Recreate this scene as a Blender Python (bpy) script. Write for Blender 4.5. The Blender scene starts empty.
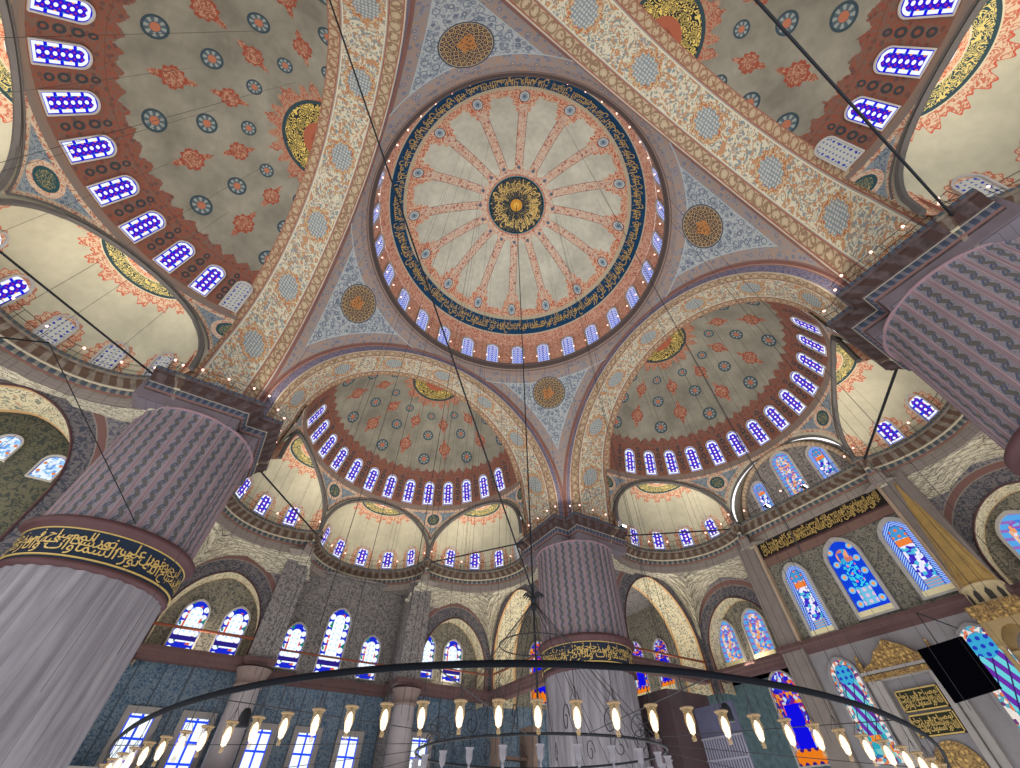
import bpy, math, random
from math import sin, cos, pi, sqrt, atan2, asin, acos, radians, degrees, hypot
from mathutils import Vector, Matrix

random.seed(7)
SC = bpy.context.scene
COL = SC.collection


# ------------------------------------------------------------------ colour
def hx(r, g, b):
    def f(c):
        c /= 255.0
        return c / 12.92 if c <= 0.04045 else ((c + 0.055) / 1.055) ** 2.4
    return (f(r), f(g), f(b), 1.0)


# ------------------------------------------------------------------ node helper
class S:
    def __init__(s, g, k): s.g = g; s.k = k
    def m(s, op, *a): return s.g.math(op, s, *a)
    def __add__(s, o): return s.m('ADD', o)
    __radd__ = __add__
    def __sub__(s, o): return s.m('SUBTRACT', o)
    def __rsub__(s, o): return s.g.math('SUBTRACT', o, s)
    def __mul__(s, o): return s.m('MULTIPLY', o)
    __rmul__ = __mul__
    def __truediv__(s, o): return s.m('DIVIDE', o)
    def __neg__(s): return s.m('MULTIPLY', -1.0)
    def __lt__(s, o): return s.m('LESS_THAN', o)
    def __gt__(s, o): return s.m('GREATER_THAN', o)
    def abs(s): return s.m('ABSOLUTE')
    def sq(s): return s.m('MULTIPLY', s)
    def sqrt(s): return s.m('SQRT')
    def sin(s): return s.m('SINE')
    def cos(s): return s.m('COSINE')
    def mod(s, o): return s.m('FLOORED_MODULO', o)
    def ping(s, o): return s.m('PINGPONG', o)
    def min(s, o): return s.m('MINIMUM', o)
    def max(s, o): return s.m('MAXIMUM', o)


class G:
    def __init__(s, mat):
        s.t = mat.node_tree; s.t.nodes.clear(); s.cache = {}
    def node(s, ty, **kw):
        n = s.t.nodes.new(ty)
        for k, v in kw.items(): setattr(n, k, v)
        return n
    def put(s, inp, v):
        if isinstance(v, S): s.t.links.new(v.k, inp)
        elif v is not None: inp.default_value = v
    def math(s, op, *a):
        n = s.node('ShaderNodeMath', operation=op)
        for i, v in enumerate(a): s.put(n.inputs[i], v)
        return S(s, n.outputs[0])
    def mix(s, f, a, b):
        n = s.node('ShaderNodeMix', data_type='RGBA')
        s.put(n.inputs[0], f); s.put(n.inputs[6], a); s.put(n.inputs[7], b)
        return S(s, n.outputs[2])
    def mul(s, a, b, f=1.0):
        n = s.node('ShaderNodeMix', data_type='RGBA', blend_type='MULTIPLY')
        s.put(n.inputs[0], f); s.put(n.inputs[6], a); s.put(n.inputs[7], b)
        return S(s, n.outputs[2])
    def coords(s, which='UV'):
        if which not in s.cache:
            n = s.node('ShaderNodeTexCoord')
            x = s.node('ShaderNodeSeparateXYZ')
            s.t.links.new(n.outputs[which], x.inputs[0])
            s.cache[which] = (S(s, x.outputs[0]), S(s, x.outputs[1]), S(s, x.outputs[2]))
        return s.cache[which]
    def xyz(s, x, y=0.0, z=0.0):
        n = s.node('ShaderNodeCombineXYZ')
        s.put(n.inputs[0], x); s.put(n.inputs[1], y); s.put(n.inputs[2], z)
        return S(s, n.outputs[0])
    def noise(s, v, sc=1.0, det=1.0, dist=0.0):
        n = s.node('ShaderNodeTexNoise')
        s.put(n.inputs['Vector'], v); n.inputs['Scale'].default_value = sc
        n.inputs['Detail'].default_value = det; n.inputs['Distortion'].default_value = dist
        return S(s, n.outputs[0])
    def voro(s, v, sc=1.0, rnd=1.0, feature='F1', dim='3D'):
        n = s.node('ShaderNodeTexVoronoi', feature=feature, voronoi_dimensions=dim)
        s.put(n.inputs['Vector'], v); n.inputs['Scale'].default_value = sc
        n.inputs['Randomness'].default_value = rnd
        return S(s, n.outputs['Distance']), (S(s, n.outputs['Color']) if 'Color' in n.outputs else None)
    def ramp(s, f, cols, const=True):
        n = s.node('ShaderNodeValToRGB'); cr = n.color_ramp
        cr.interpolation = 'CONSTANT' if const else 'LINEAR'
        while len(cr.elements) < len(cols): cr.elements.new(0.5)
        for i, c in enumerate(cols):
            cr.elements[i].position = i / (len(cols) if const else max(1, len(cols) - 1)); cr.elements[i].color = c
        s.put(n.inputs[0], f)
        return S(s, n.outputs[0])
    def rand(s, colour):
        x = s.node('ShaderNodeSeparateXYZ'); s.put(x.inputs[0], colour)
        return S(s, x.outputs[0])
    # painted scroll work: vines, blossoms with a heart
    def arab(s, v, sc, ground, vine, bloom, heart, vw=0.05, bs=0.30):
        n = s.noise(v, sc * 1.3, 1.0, 0.6)
        vm = (n * 4.0).mod(1.0) - 0.5
        vm = vm.abs() < vw * 3.0
        d, c = s.voro(v, sc, 0.7)
        col = s.mix(vm, ground, vine)
        col = s.mix(d < bs, col, bloom)
        return s.mix(d < bs * 0.45, col, heart)
    def mottle(s, v, sc, col, lo=0.82, hi=1.12, det=3.0):
        n = s.noise(v, sc, det)
        f = (n - 0.3) * 2.5
        k = s.ramp(f.min(1.0).max(0.0), [(lo, lo, lo * 1.0, 1), (hi, hi, hi, 1)], False)
        return s.mul(col, k)


MATS = {}
def mat(name, fn, rough=0.75, spec=0.25, metal=0.0, emit=None, bump=0.0):
    if name in MATS: return MATS[name]
    m = bpy.data.materials.new(name); m.use_nodes = True
    g = G(m)
    col = fn(g)
    out = g.node('ShaderNodeOutputMaterial')
    if emit is None:
        b = g.node('ShaderNodeBsdfPrincipled')
        g.put(b.inputs['Base Color'], col)
        b.inputs['Roughness'].default_value = rough
        b.inputs['Metallic'].default_value = metal
        b.inputs['Specular IOR Level'].default_value = spec
        g.t.links.new(b.outputs[0], out.inputs[0])
    else:
        b = g.node('ShaderNodeEmission')
        g.put(b.inputs[0], col); b.inputs[1].default_value = emit
        g.t.links.new(b.outputs[0], out.inputs[0])
    MATS[name] = m
    return m


# ------------------------------------------------------------------ palette
CREAM = hx(186, 182, 156); CREAM2 = hx(176, 168, 138)
RUST = hx(178, 92, 66); RUST2 = hx(150, 84, 62); SALMON = hx(196, 134, 112)
NAVY = hx(28, 58, 88); NAVYD = hx(24, 38, 58); GOLD = hx(206, 172, 92)
BLUEG = hx(122, 134, 146); GREYB = hx(96, 106, 120)


def m_field(g):
    v = g.coords('Object'); p = g.xyz(*v)
    return g.mottle(p, 0.25, g.mottle(p, 1.6, CREAM, 0.93, 1.05), 0.86, 1.08)


def m_main_dome(g):
    u, r, _ = g.coords('UV')
    P = g.xyz(*g.coords('Object'))
    a = (u - 16.33 + 11.25).mod(22.5) - 11.25
    lat = (r * (a * (pi / 180)).sin()).abs()
    field = g.mottle(P, 0.35, g.mottle(P, 2.0, hx(200, 200, 184), 0.9, 1.06), 0.80, 1.07)
    red = g.arab(P, 2.6, hx(210, 182, 154), hx(190, 98, 70), hx(200, 112, 82), hx(92, 112, 134), 0.07, 0.2)
    ribc = g.arab(P, 2.2, hx(206, 186, 166), hx(188, 134, 110), hx(176, 104, 84), hx(96, 116, 138), 0.045, 0.26)
    col = field
    # stepped heads of the ribs
    for lim, r0 in ((1.45, 10.02), (1.15, 9.72), (0.9, 9.2), (0.62, 8.7)):
        col = g.mix((lat < lim) * (r > r0), col, red)
    col = g.mix((lat > (10.35 - r) * 3.2) * (r > 9.85), col, red)
    col = g.mix(r > 10.12, col, red)
    w = 0.40 + 0.0 * r
    col = g.mix((lat < 0.40) * (r < 9.3), col, ribc)
    col = g.mix((lat > 0.355) * (lat < 0.40) * (r < 8.7), col, hx(128, 96, 92))
    # feet of the ribs flare to the centre medallion
    flare = (lat < (4.3 - r) * 0.7 + 0.1)
    col = g.mix(flare * (r < 4.2), col, ribc)
    # rosette at the head of each rib
    dr = ((r - 9.86).sq() + lat.sq()).sqrt()
    col = g.mix(dr < 0.44, col, hx(60, 72, 88))
    col = g.mix(dr < 0.38, col, hx(190, 196, 196))
    col = g.mix((dr < 0.27) * ((((u * 16).sin()) > 0.0).max(dr < 0.12)), col, hx(74, 112, 138))
    dr2 = ((r - 3.75).sq() + lat.sq()).sqrt()
    col = g.mix(dr2 < 0.17, col, hx(92, 104, 122))
    # centre medallion
    col = g.mix(r < 3.1, col, g.arab(P, 4.0, hx(196, 150, 126), hx(176, 84, 62), RUST, NAVY))
    col = g.mix(r < 2.92, col, hx(90, 140, 144))
    n = g.noise(P, 2.3, 0.0, 2.2)
    sc = (((n * 5.0).mod(1.0) - 0.5).abs() < 0.05) * (r > 0.7) * (r < 2.7)
    med = g.mix(sc, hx(18, 46, 64), hx(196, 170, 96))
    med = g.mix(r < 0.62, med, hx(206, 150, 56))
    med = g.mix(r < 0.3, med, hx(226, 180, 84))
    col = g.mix(r < 2.84, col, med)
    # outer bands
    col = g.mix(r > 10.38, col, hx(186, 176, 150))
    col = g.mix(r > 10.62, col, hx(18, 68, 106))
    col = g.mix(r > 11.52, col, hx(196, 186, 160))
    sal = g.arab(P, 2.4, hx(212, 168, 146), hx(180, 104, 80), hx(190, 118, 92), hx(96, 116, 140), 0.05, 0.2)
    return g.mix(r > 11.6, col, sal)


def m_drum(g):
    u, z, _ = g.coords('UV'); P = g.xyz(*g.coords('Object'))
    a = ((u - 6.43 + 6.43).mod(12.857) - 6.43).abs()
    sal = g.arab(P, 2.4, hx(212, 168, 146), hx(184, 108, 84), hx(190, 118, 92), hx(96, 116, 140), 0.05, 0.2)
    return g.mix((z < 32.75), sal, hx(150, 118, 106))


def m_half(g):
    u, v, _ = g.coords('UV'); P = g.xyz(*g.coords('Object'))
    col = g.mottle(P, 0.5, g.mottle(P, 2.6, hx(130, 126, 113), 0.92, 1.06), 0.68, 1.12)
    # rows of roundels
    ring = g.mix(((u * 1.3).sin() > 0.0), hx(62, 76, 82), hx(128, 138, 134))
    for v0, R in ((38.0, 3.5), (52.8, 3.1), (65.4, 2.4)):
        a = (u - 16.3 + 17.25).mod(34.5) - 17.25
        du = a * cos(radians(v0)); dv = v - v0
        d = (du.sq() + dv.sq()).sqrt() / R
        t = g.node('ShaderNodeMath', operation='ARCTAN2'); g.put(t.inputs[0], du); g.put(t.inputs[1], dv)
        pet = ((S(g, t.outputs[0]) * 8.0).sin() > 0.1)
        c = g.mix(pet, hx(74, 88, 94), hx(132, 138, 134))
        c = g.mix(d > 0.78, c, hx(50, 66, 74))
        c = g.mix(d < 0.44, c, hx(70, 84, 92))
        c = g.mix(d < 0.38, c, hx(158, 100, 76))
        col = g.mix(d < 1.0, col, c)
    # rows of pointed cartouches
    car = g.arab(P, 3.0, hx(158, 120, 98), hx(132, 76, 60), hx(142, 88, 70), hx(172, 128, 104), 0.09, 0.2)
    for v0, R in ((44.5, 3.7), (60.0, 3.1), (73.0, 1.6)):
        a = (u + 17.25).mod(34.5) - 17.25
        du = (a * cos(radians(v0))).abs(); dv = (v - v0).abs()
        d = (du.sq() * 1.15 + dv.sq()).sqrt() / R
        wob = 1.0 + 0.10 * ((P_ang(g, du, dv) * 10.0).sin())
        body = d < wob * 0.95
        neck = (du < (R * 1.95 - dv) * 0.30) * (dv < R * 1.95)
        tip = ((du.sq() * 1.3 + (dv - R * 1.35).sq()).sqrt() < R * 0.30)
        col = g.mix(body.max(neck).max(tip), col, car)
        col = g.mix((d > 0.78) * body, col, hx(136, 66, 50))
    # apex medallion
    halo = 73.0 + 1.6 * ((u * (pi / 180) * 24.0).sin())
    col = g.mix(v > halo, col, g.arab(P, 3.5, hx(150, 120, 98), hx(148, 76, 58), hx(156, 90, 70), hx(120, 100, 84), 0.06, 0.22))
    n = g.noise(P, 2.0, 0.0, 2.5)
    gold = (((n * 5.0).mod(1.0) - 0.5).abs() < 0.20)
    med = g.mix(gold, hx(34, 40, 40), hx(206, 180, 96))
    med = g.mix(v < 77.4, med, hx(44, 62, 68))
    col = g.mix(v > 76.2, col, med)
    col = g.mix(v > 83.5, col, hx(150, 84, 62))
    # dark red band round the windows with a flaming edge
    fl = 29.6 + 2.4 * (((u * (pi / 180) * 60.0).ping(pi) / pi)) + 3.0 * (g.noise(P, 3.5, 2.0) - 0.4)
    red = g.arab(P, 2.6, hx(108, 84, 74), hx(124, 72, 58), hx(102, 66, 58), hx(78, 76, 80), 0.09, 0.30)
    col = g.mix(v < fl, col, red)
    a = (u + 0.3 + 6.2).mod(12.4) - 6.2
    for v0, rr in ((14.0, 1.1), (17.6, 1.3), (21.8, 1.3), (25.2, 1.0)):
        aa = (u + 0.3).mod(12.4) - 6.2
        d = (aa.sq() + ((v - v0) * 0.8).sq()).sqrt()
        col = g.mix((d < rr) * (d > rr * 0.45), col, hx(54, 58, 62))
    col = g.mix((v > 27.7) * (v < 28.0), col, hx(104, 70, 58))
    return g.mix(v < 10.0, col, hx(122, 104, 94))


def P_ang(g, a, b):
    t = g.node('ShaderNodeMath', operation='ARCTAN2'); g.put(t.inputs[0], a); g.put(t.inputs[1], b)
    return S(g, t.outputs[0])


def m_exedra(g):
    # u: azimuth about the exedra axis, v: elevation, both in degrees
    u, v, _ = g.coords('UV'); P = g.xyz(*g.coords('Object'))
    col = g.mottle(P, 0.4, g.mottle(P, 2.4, hx(186, 180, 156), 0.93, 1.05), 0.82, 1.08)
    red = g.arab(P, 3.2, hx(200, 174, 146), hx(178, 104, 80), hx(182, 116, 90), hx(168, 124, 104), 0.06, 0.25)
    # rust haloes above the window heads
    a = ((u + 15.0).mod(30.0) - 15.0)
    d = ((a * 0.97).sq() + ((v - 12.0).max(0.0)).sq()).sqrt()
    dd = d + 0.7 * ((P_ang(g, a, (v - 12.0)) * 14.0).sin())
    col = g.mix((dd < 10.6) * (v < 26.0), col, red)
    col = g.mix((dd < 10.9) * (dd > 10.4) * (v > 5.0), col, hx(176, 92, 68))
    # crown medallion
    jag = 53.5 + 2.6 * (((u * (pi / 180) * 18.0)).sin()) + 1.2 * (((u * (pi / 180) * 54.0)).sin())
    col = g.mix(v > jag, col, red)
    col = g.mix((v > jag) * (v < jag + 0.9), col, hx(186, 84, 62))
    n = g.noise(P, 2.6, 0.0, 2.5)
    gold = (((n * 5.0).mod(1.0) - 0.5).abs() < 0.24) * (v > 63.0)
    med = g.mix(gold, hx(44, 66, 72), hx(206, 186, 112))
    col = g.mix(v > 60.6, col, hx(196, 186, 156))
    col = g.mix(v > 61.3, col, med)
    col = g.mix(v > 70.0, col, hx(196, 186, 156))
    return g.mix(v > 70.8, col, g.arab(P, 5.0, hx(206, 168, 136), hx(186, 96, 70), hx(190, 106, 78), hx(170, 110, 90), 0.06, 0.25))


def m_spandrel(g):
    # cylinder wall between exedra arches: u azimuth deg, v height
    u, v, _ = g.coords('UV'); P = g.xyz(*g.coords('Object'))
    blue = g.arab(P, 3.0, hx(128, 138, 144), hx(84, 98, 116), hx(106, 120, 136), hx(160, 166, 164), 0.05, 0.25)
    a = (u + 90.0 + 30.0).mod(60.0) - 30.0
    aa = a.abs() * (pi / 180) * 10.0
    # arch outline below (exedra sphere)
    ax = (30.0 - a.abs()) * (pi / 180) * 9.6
    e = (ax.sq() + (v - 17.4).sq()).sqrt() - 4.86
    red = g.arab(P, 3.0, hx(190, 174, 152), hx(168, 104, 82), hx(160, 112, 92), hx(120, 120, 124), 0.06, 0.25)
    col = g.mix(e < 0.70, blue, red)
    col = g.mix(e < 0.48, col, hx(172, 168, 150))
    col = g.mix((e < 0.26), col, hx(96, 92, 90))
    col = g.mix((e > 0.68) * (e < 0.74), col, hx(150, 148, 138))
    col = g.mix(v > 22.2, col, red)
    col = g.mix(v > 22.45, col, hx(118, 106, 100))
    d = (aa.sq() + (v - 21.45).sq()).sqrt()
    col = g.mix(d < 0.86, col, g.arab(P, 4.0, hx(196, 178, 156), hx(178, 120, 98), hx(184, 136, 112), hx(150, 120, 104), 0.05, 0.2))
    n = g.noise(P, 3.0, 0.0, 2.5)
    gl = (((n * 4.0).mod(1.0) - 0.5).abs() < 0.11) * (d < 0.45)
    return g.mix(d < 0.60, col, g.mix(gl, hx(38, 74, 82), hx(180, 160, 96)))


def m_soffit(g):
    # s: metres along the arch from its crown, t: metres across (0 = nave side .. 4.4)
    s, t, _ = g.coords('UV'); P = g.xyz(s, t, 0.0)
    floral = g.arab(P, 2.1, hx(190, 184, 162), hx(122, 130, 128), hx(160, 122, 92), hx(184, 152, 116), 0.055, 0.30)
    n2 = g.noise(g.xyz(s * 1.0 + 7.0, t, 0.0), 1.25, 1.5, 0.8)
    stem = (((n2 * 5.0).mod(1.0) - 0.5).abs() < 0.13)
    floral = g.mix(stem, floral, hx(166, 126, 94))
    d2, c2 = g.voro(P, 2.6, 1.0)
    floral = g.mix((d2 < 0.24), floral, hx(120, 130, 136))
    L = 5.24
    a = (s + L / 2).mod(L) - L / 2
    d = ((a * 0.86).sq() + (t - 2.05).sq()).sqrt()
    ang = P_ang(g, a, (t - 2.05))
    dj = d + 0.07 * ((ang * 12.0).sin())
    wreath = g.arab(P, 3.4, hx(180, 160, 126), hx(150, 96, 66), hx(176, 110, 74), hx(120, 90, 70), 0.07, 0.3)
    col = g.mix((dj < 1.02), floral, wreath)
    lat = g.voro(P, 5.0, 0.2)[0]
    col = g.mix(dj < 0.76, col, g.mix(lat < 0.36, hx(120, 130, 136), hx(170, 172, 164)))
    # border strips with looping scroll
    def border(t0, t1, ground, line):
        c = (t0 + t1) / 2; h = (t1 - t0) / 2
        aa = (s + 0.35).mod(0.7) - 0.35
        dd = ((aa.sq() + (t - c).sq()).sqrt() / h)
        n = g.noise(P, 3.0, 1.0, 0.5)
        x = g.mix((dd + (n - 0.5) * 0.7 > 0.60) * (dd + (n - 0.5) * 0.7 < 0.86), ground, line)
        x = g.mix(dd < 0.34, x, hx(172, 156, 130))
        x = g.mix(n > 0.60, x, line)
        return g.mix(((t - t0) < 0.06).max((t1 - t) < 0.06), x, hx(140, 88, 74))
    col = g.mix(t < 0.98, col, hx(196, 190, 168))
    col = g.mix(t < 0.92, col, hx(138, 134, 128))
    col = g.mix(t < 0.86, col, border(0.06, 0.84, hx(164, 148, 122), hx(128, 104, 84)))
    col = g.mix(t > 3.32, col, hx(196, 190, 168))
    col = g.mix(t > 3.40, col, hx(138, 134, 128))
    return g.mix(t > 3.48, col, border(3.5, 4.24, hx(168, 146, 118), hx(136, 102, 82)))


def m_archface(g):
    s, t, _ = g.coords('UV'); P = g.xyz(s, t, 0.0)
    col = g.arab(P, 3.4, hx(126, 120, 138), hx(92, 92, 122), hx(120, 96, 100), hx(150, 150, 160), 0.06, 0.25)
    col = g.mix(t < 0.17, col, hx(148, 104, 92))
    col = g.mix((t > 0.08) * (t < 0.11), col, hx(186, 170, 156))
    return g.mix(t > 0.62, col, hx(176, 166, 148))


def m_pendentive(g):
    x, y, z = g.coords('Object'); P = g.xyz(x, y, z)
    ground = g.arab(P, 2.2, hx(160, 166, 168), hx(112, 124, 138), hx(118, 126, 138), hx(146, 150, 154), 0.05, 0.36)
    vd, vc = g.voro(P, 1.7, 0.35)
    ground = g.mix((vd > 0.33) * (vd < 0.42), ground, hx(96, 106, 122))
    edge = 12.36 - x.max(y)
    bord = g.arab(P, 2.2, hx(134, 130, 132), hx(152, 128, 112), hx(112, 114, 130), hx(170, 150, 126), 0.07, 0.34)
    col = g.mix(edge < 0.80, ground, hx(158, 168, 172))
    col = g.mix(edge < 0.74, col, bord)
    col = g.mix(edge < 0.16, col, hx(122, 92, 86))
    col = g.mix(z > 30.42, col, hx(158, 168, 172))
    col = g.mix(z > 30.48, col, bord)
    
    cx = 13.68 * cos(pi / 4)
    zc = 18.83 + sqrt(17.37 ** 2 - 13.68 ** 2)
    d = ((x - cx).sq() + (y - cx).sq() + (z - zc).sq()).sqrt()
    # polar rosette of linked circles
    ang = P_ang(g, (x - y) * 0.7071, (z - zc) * 1.25)
    med = hx(34, 44, 66)
    col2 = None
    base = g.mix(d < 1.8, hx(60, 60, 60), med)
    for r0, n in ((0.42, 8), (0.76, 14), (1.10, 20), (1.38, 26)):
        a = (ang * (n / (2 * pi))).mod(1.0) - 0.5
        aw = a * (2 * pi / n) * r0
        q = ((aw.sq() + (d - r0).sq()).sqrt())
        hw = 0.15
        base = g.mix((q < hw + 0.01) * (q > hw - 0.035), base, hx(176, 148, 96))
        base = g.mix(q < 0.045, base, hx(150, 112, 72))
    core = g.noise(P, 1.2, 1.0)
    base = g.mix((d < 0.50 + (core - 0.5) * 1.1), base, g.mix(g.voro(P, 5.0)[0] < 0.33, hx(164, 112, 66), hx(84, 64, 52)))
    base = g.mix(d > 1.48, base, hx(150, 140, 120))
    base = g.mix(d > 1.54, base, hx(52, 60, 74))
    return g.mix(d < 1.62, col, base)


def m_flute(g):
    # u: metres round the shaft, v: height
    u, v, _ = g.coords('UV')
    w = 2 * pi * 3.15 / 32
    a = (u + w / 2).mod(w) - w / 2
    P = g.xyz(a * 1.4, v, u - a)
    ground = hx(134, 128, 134)
    v1 = (v + 0.15).mod(0.52) - 0.26; v2 = (v + 0.41).mod(0.52) - 0.26
    q1 = (((a - v1 * 0.45 + 0.02) * 7.5).sq() + (v1 * 4.4).sq()).sqrt()
    q2 = (((a + v2 * 0.45 - 0.02) * 7.5).sq() + (v2 * 4.4).sq()).sqrt()
    rag = g.noise(P, 7.0, 2.0) * 0.7
    col = g.mix(q1 + rag < 1.20, ground, hx(78, 84, 104))
    col = g.mix(q2 + rag < 1.12, col, hx(92, 88, 80))
    col = g.mix(q1 < 0.22, col, hx(130, 122, 112))
    n_ = g.noise(P, 5.0, 1.0)
    col = g.mix(((n_ * 6.0).mod(1.0) < 0.16), col, hx(96, 96, 108))
    stem = (a - 0.05 * ((v * 12.0).sin())).abs() < 0.012
    col = g.mix(stem, col, hx(100, 96, 94))
    e = a.abs()
    col = g.mix(e > 0.20, col, hx(142, 124, 130))
    col = g.mix(e > 0.235, col, hx(158, 138, 142))
    col = g.mix(e > 0.262, col, hx(126, 104, 110))
    col = g.mix(e > 0.285, col, hx(144, 124, 130))
    return g.mottle(P, 0.7, col, 0.85, 1.05)


def m_marble(g):
    u, v, _ = g.coords('UV')
    w = 0.62
    a = (u).mod(w) / w
    P = g.xyz(u * 1.0, v * 0.12, 0.0)
    n = g.noise(P, 3.2, 5.0, 0.4)
    col = g.ramp((n - 0.25) * 2.0, [hx(112, 108, 114), hx(136, 132, 138), hx(156, 152, 156)], False)
    idx = g.noise(g.xyz(u - (u).mod(w), 0.0, 0.0), 3.0, 0.0)
    col = g.mul(col, g.ramp((idx - 0.3) * 2.5, [(0.84, .84, .85, 1), (1.05, 1.04, 1.04, 1)], False))
    return g.mix((a < 0.025), col, hx(98, 92, 96))


def m_cornice(g):
    # s along, t down the profile 0..1
    s, t, _ = g.coords('UV'); P = g.xyz(*g.coords('Object'))
    dark = g.mottle(P, 3.0, hx(78, 64, 64), 0.45, 1.25)
    br = ((s.mod(0.9)) < 0.42)
    col = g.mix(br * (t > 0.16) * (t < 0.40), dark, hx(62, 44, 40))
    col = g.mix((t < 0.14) * (s.mod(0.30) < 0.2), col, hx(74, 86, 100))
    col = g.mix((t > 0.425) * (t < 0.445), col, hx(140, 130, 116))
    col = g.mix((t > 0.445) * (t < 0.60), col, g.mix(s.mod(0.4) < 0.24, hx(96, 94, 102), hx(56, 64, 80)))
    col = g.mix((t > 0.60) * (t < 0.64), col, hx(120, 90, 86))
    brick = ((s.mod(0.55) < 0.03).max(((t * 10).mod(1.0)) < 0.10))
    return g.mix(t > 0.66, col, g.mix(brick, hx(112, 104, 112), hx(88, 80, 86)))


def m_cornice_hall(g):
    s, t, _ = g.coords('UV'); P = g.xyz(*g.coords('Object'))
    dark = g.mottle(P, 3.0, hx(116, 104, 92), 0.6, 1.15)
    br = ((s.mod(0.62)) < 0.34)
    col = g.mix(br * (t > 0.16) * (t < 0.40), dark, hx(82, 62, 50))
    col = g.mix((t < 0.14) * (s.mod(0.30) < 0.2), col, hx(74, 84, 90))
    col = g.mix((t > 0.41) * (t < 0.45), col, hx(176, 164, 140))
    col = g.mix((t > 0.45) * (t < 0.60), col, g.mix(s.mod(0.4) < 0.24, hx(128, 122, 112), hx(70, 78, 84)))
    col = g.mix((t > 0.60) * (t < 0.64), col, hx(128, 88, 78))
    brick = ((s.mod(0.55) < 0.03).max(((t * 10).mod(1.0)) < 0.10))
    return g.mix(t > 0.66, col, g.mix(brick, hx(142, 132, 124), hx(112, 102, 98)))


def m_muq(g):
    s, t, _ = g.coords('UV'); P = g.xyz(*g.coords('Object'))
    col = g.arab(P, 2.2, hx(208, 200, 178), hx(170, 162, 144), hx(184, 176, 156), hx(216, 208, 186), 0.05, 0.2)
    f = (t * 7.0).mod(1.0); row = t * 7.0 - f
    a = (s * 1.5 + row * 0.5).mod(1.0) - 0.5
    b = f - 0.78 + a.sq() * 2.6
    col = g.mix(b.abs() < 0.09, col, hx(104, 96, 88))
    return g.mix(f < 0.10, col, hx(120, 112, 102))


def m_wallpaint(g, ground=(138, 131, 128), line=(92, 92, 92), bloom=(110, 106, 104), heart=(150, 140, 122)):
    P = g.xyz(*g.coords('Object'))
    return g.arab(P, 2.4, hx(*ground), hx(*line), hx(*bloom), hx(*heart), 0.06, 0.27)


def m_archwall(g):
    # u,v metres on the wall; third: distance outside the opening
    P = g.xyz(*g.coords('Object'))
    e, v, _ = g.coords('UV')
    field = g.arab(P, 2.6, hx(138, 132, 130), hx(92, 92, 104), hx(112, 108, 114), hx(150, 142, 132), 0.06, 0.25)
    col = g.mix(e < 1.28, field, hx(148, 140, 130))
    col = g.mix(e < 1.22, col, hx(124, 92, 86))
    col = g.mix(e < 0.86, col, hx(140, 132, 124))
    vs = g.arab(P, 2.2, hx(112, 106, 106), hx(70, 72, 82), hx(84, 84, 92), hx(130, 120, 108), 0.06, 0.28)
    return g.mix(e < 0.80, col, vs)


def m_archsoffit(g):
    u, v, _ = g.coords('UV'); P = g.xyz(u, v, 0.0)
    col = g.arab(P, 2.4, hx(208, 198, 166), hx(128, 130, 118), hx(186, 146, 110), hx(160, 156, 136), 0.05, 0.22)
    col = g.mix((v < 0.22).max(v > 2.18), col, hx(196, 158, 110))
    return col


def m_tile(g):
    x, y, z = g.coords('Object'); P = g.xyz(x, y, z)
    h = (x + y)
    col = g.arab(P, 2.6, hx(112, 128, 142), hx(66, 92, 118), hx(84, 108, 130), hx(150, 160, 166), 0.06, 0.27)
    j = h.mod(1.55) < 0.10
    return g.mix(j, g.mottle(P, 0.5, col, 0.8, 1.05), hx(70, 80, 90))


def m_plain(name, c, var=0.12, sc=1.5, **kw):
    return mat(name, lambda g: g.mottle(g.xyz(*g.coords('Object')), sc, hx(*c), 1 - var, 1 + var * 0.5), **kw)


M_DOME = mat('painted_dome_plaster', m_main_dome, 0.8)
M_DRUM = mat('salmon_drum_plaster', m_drum, 0.8)
M_HALF = mat('olive_half_dome_plaster', m_half, 0.85)
M_EX = mat('cream_exedra_plaster', m_exedra, 0.8)
M_SPAN = mat('blue_spandrel_plaster', m_spandrel, 0.8)
M_SOFF = mat('floral_soffit_plaster', m_soffit, 0.8)
M_FACE = mat('violet_archivolt_plaster', m_archface, 0.8)
M_PEND = mat('pendentive_plaster', m_pendentive, 0.8)
M_FLUTE = mat('fluted_painted_shaft', m_flute, 0.8)
M_MARB = mat('veined_grey_marble', m_marble, 0.45)
M_CORN = mat('dark_painted_cornice', m_cornice, 0.8)
M_CORNH = mat('olive_painted_cornice', m_cornice_hall, 0.8)
M_MUQ = mat('stalactite_plaster', m_muq, 0.8)
M_WALL = mat('olive_scroll_wall', m_wallpaint, 0.8)
M_AWALL = mat('arch_wall_paint', m_archwall, 0.8)
M_ASOFF = mat('cream_arch_soffit', m_archsoffit, 0.8)
M_TILE = mat('blue_glazed_tiles', m_tile, 0.35)
M_LEDGE = m_plain('maroon_ledge', (96, 72, 70))
M_STONE = m_plain('pale_grey_stone', (160, 154, 150), rough=0.5)
M_GMARB = m_plain('grey_marble_slab', (142, 138, 140), rough=0.4)
M_DARK = m_plain('black_iron', (24, 26, 32), rough=0.5)
M_WIRE = m_plain('dark_wire', (46, 44, 46), rough=0.6)
M_GOLD = mat('gilded_letters', lambda g: hx(206, 176, 104), 0.45, 0.5, 0.25)
M_GOLDR = mat('gilt_relief', lambda g: g.arab(g.xyz(*g.coords('Object')), 4.0, hx(164, 132, 78), hx(112, 84, 48), hx(196, 160, 92), hx(214, 182, 112), 0.08, 0.3), 0.5, 0.5, 0.2)
M_NAVY = m_plain('navy_band', (30, 42, 60))
M_MAROON = m_plain('maroon_moulding', (84, 56, 58), rough=0.5)
M_WFRAME = m_plain('pale_window_frame', (178, 174, 170))
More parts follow.
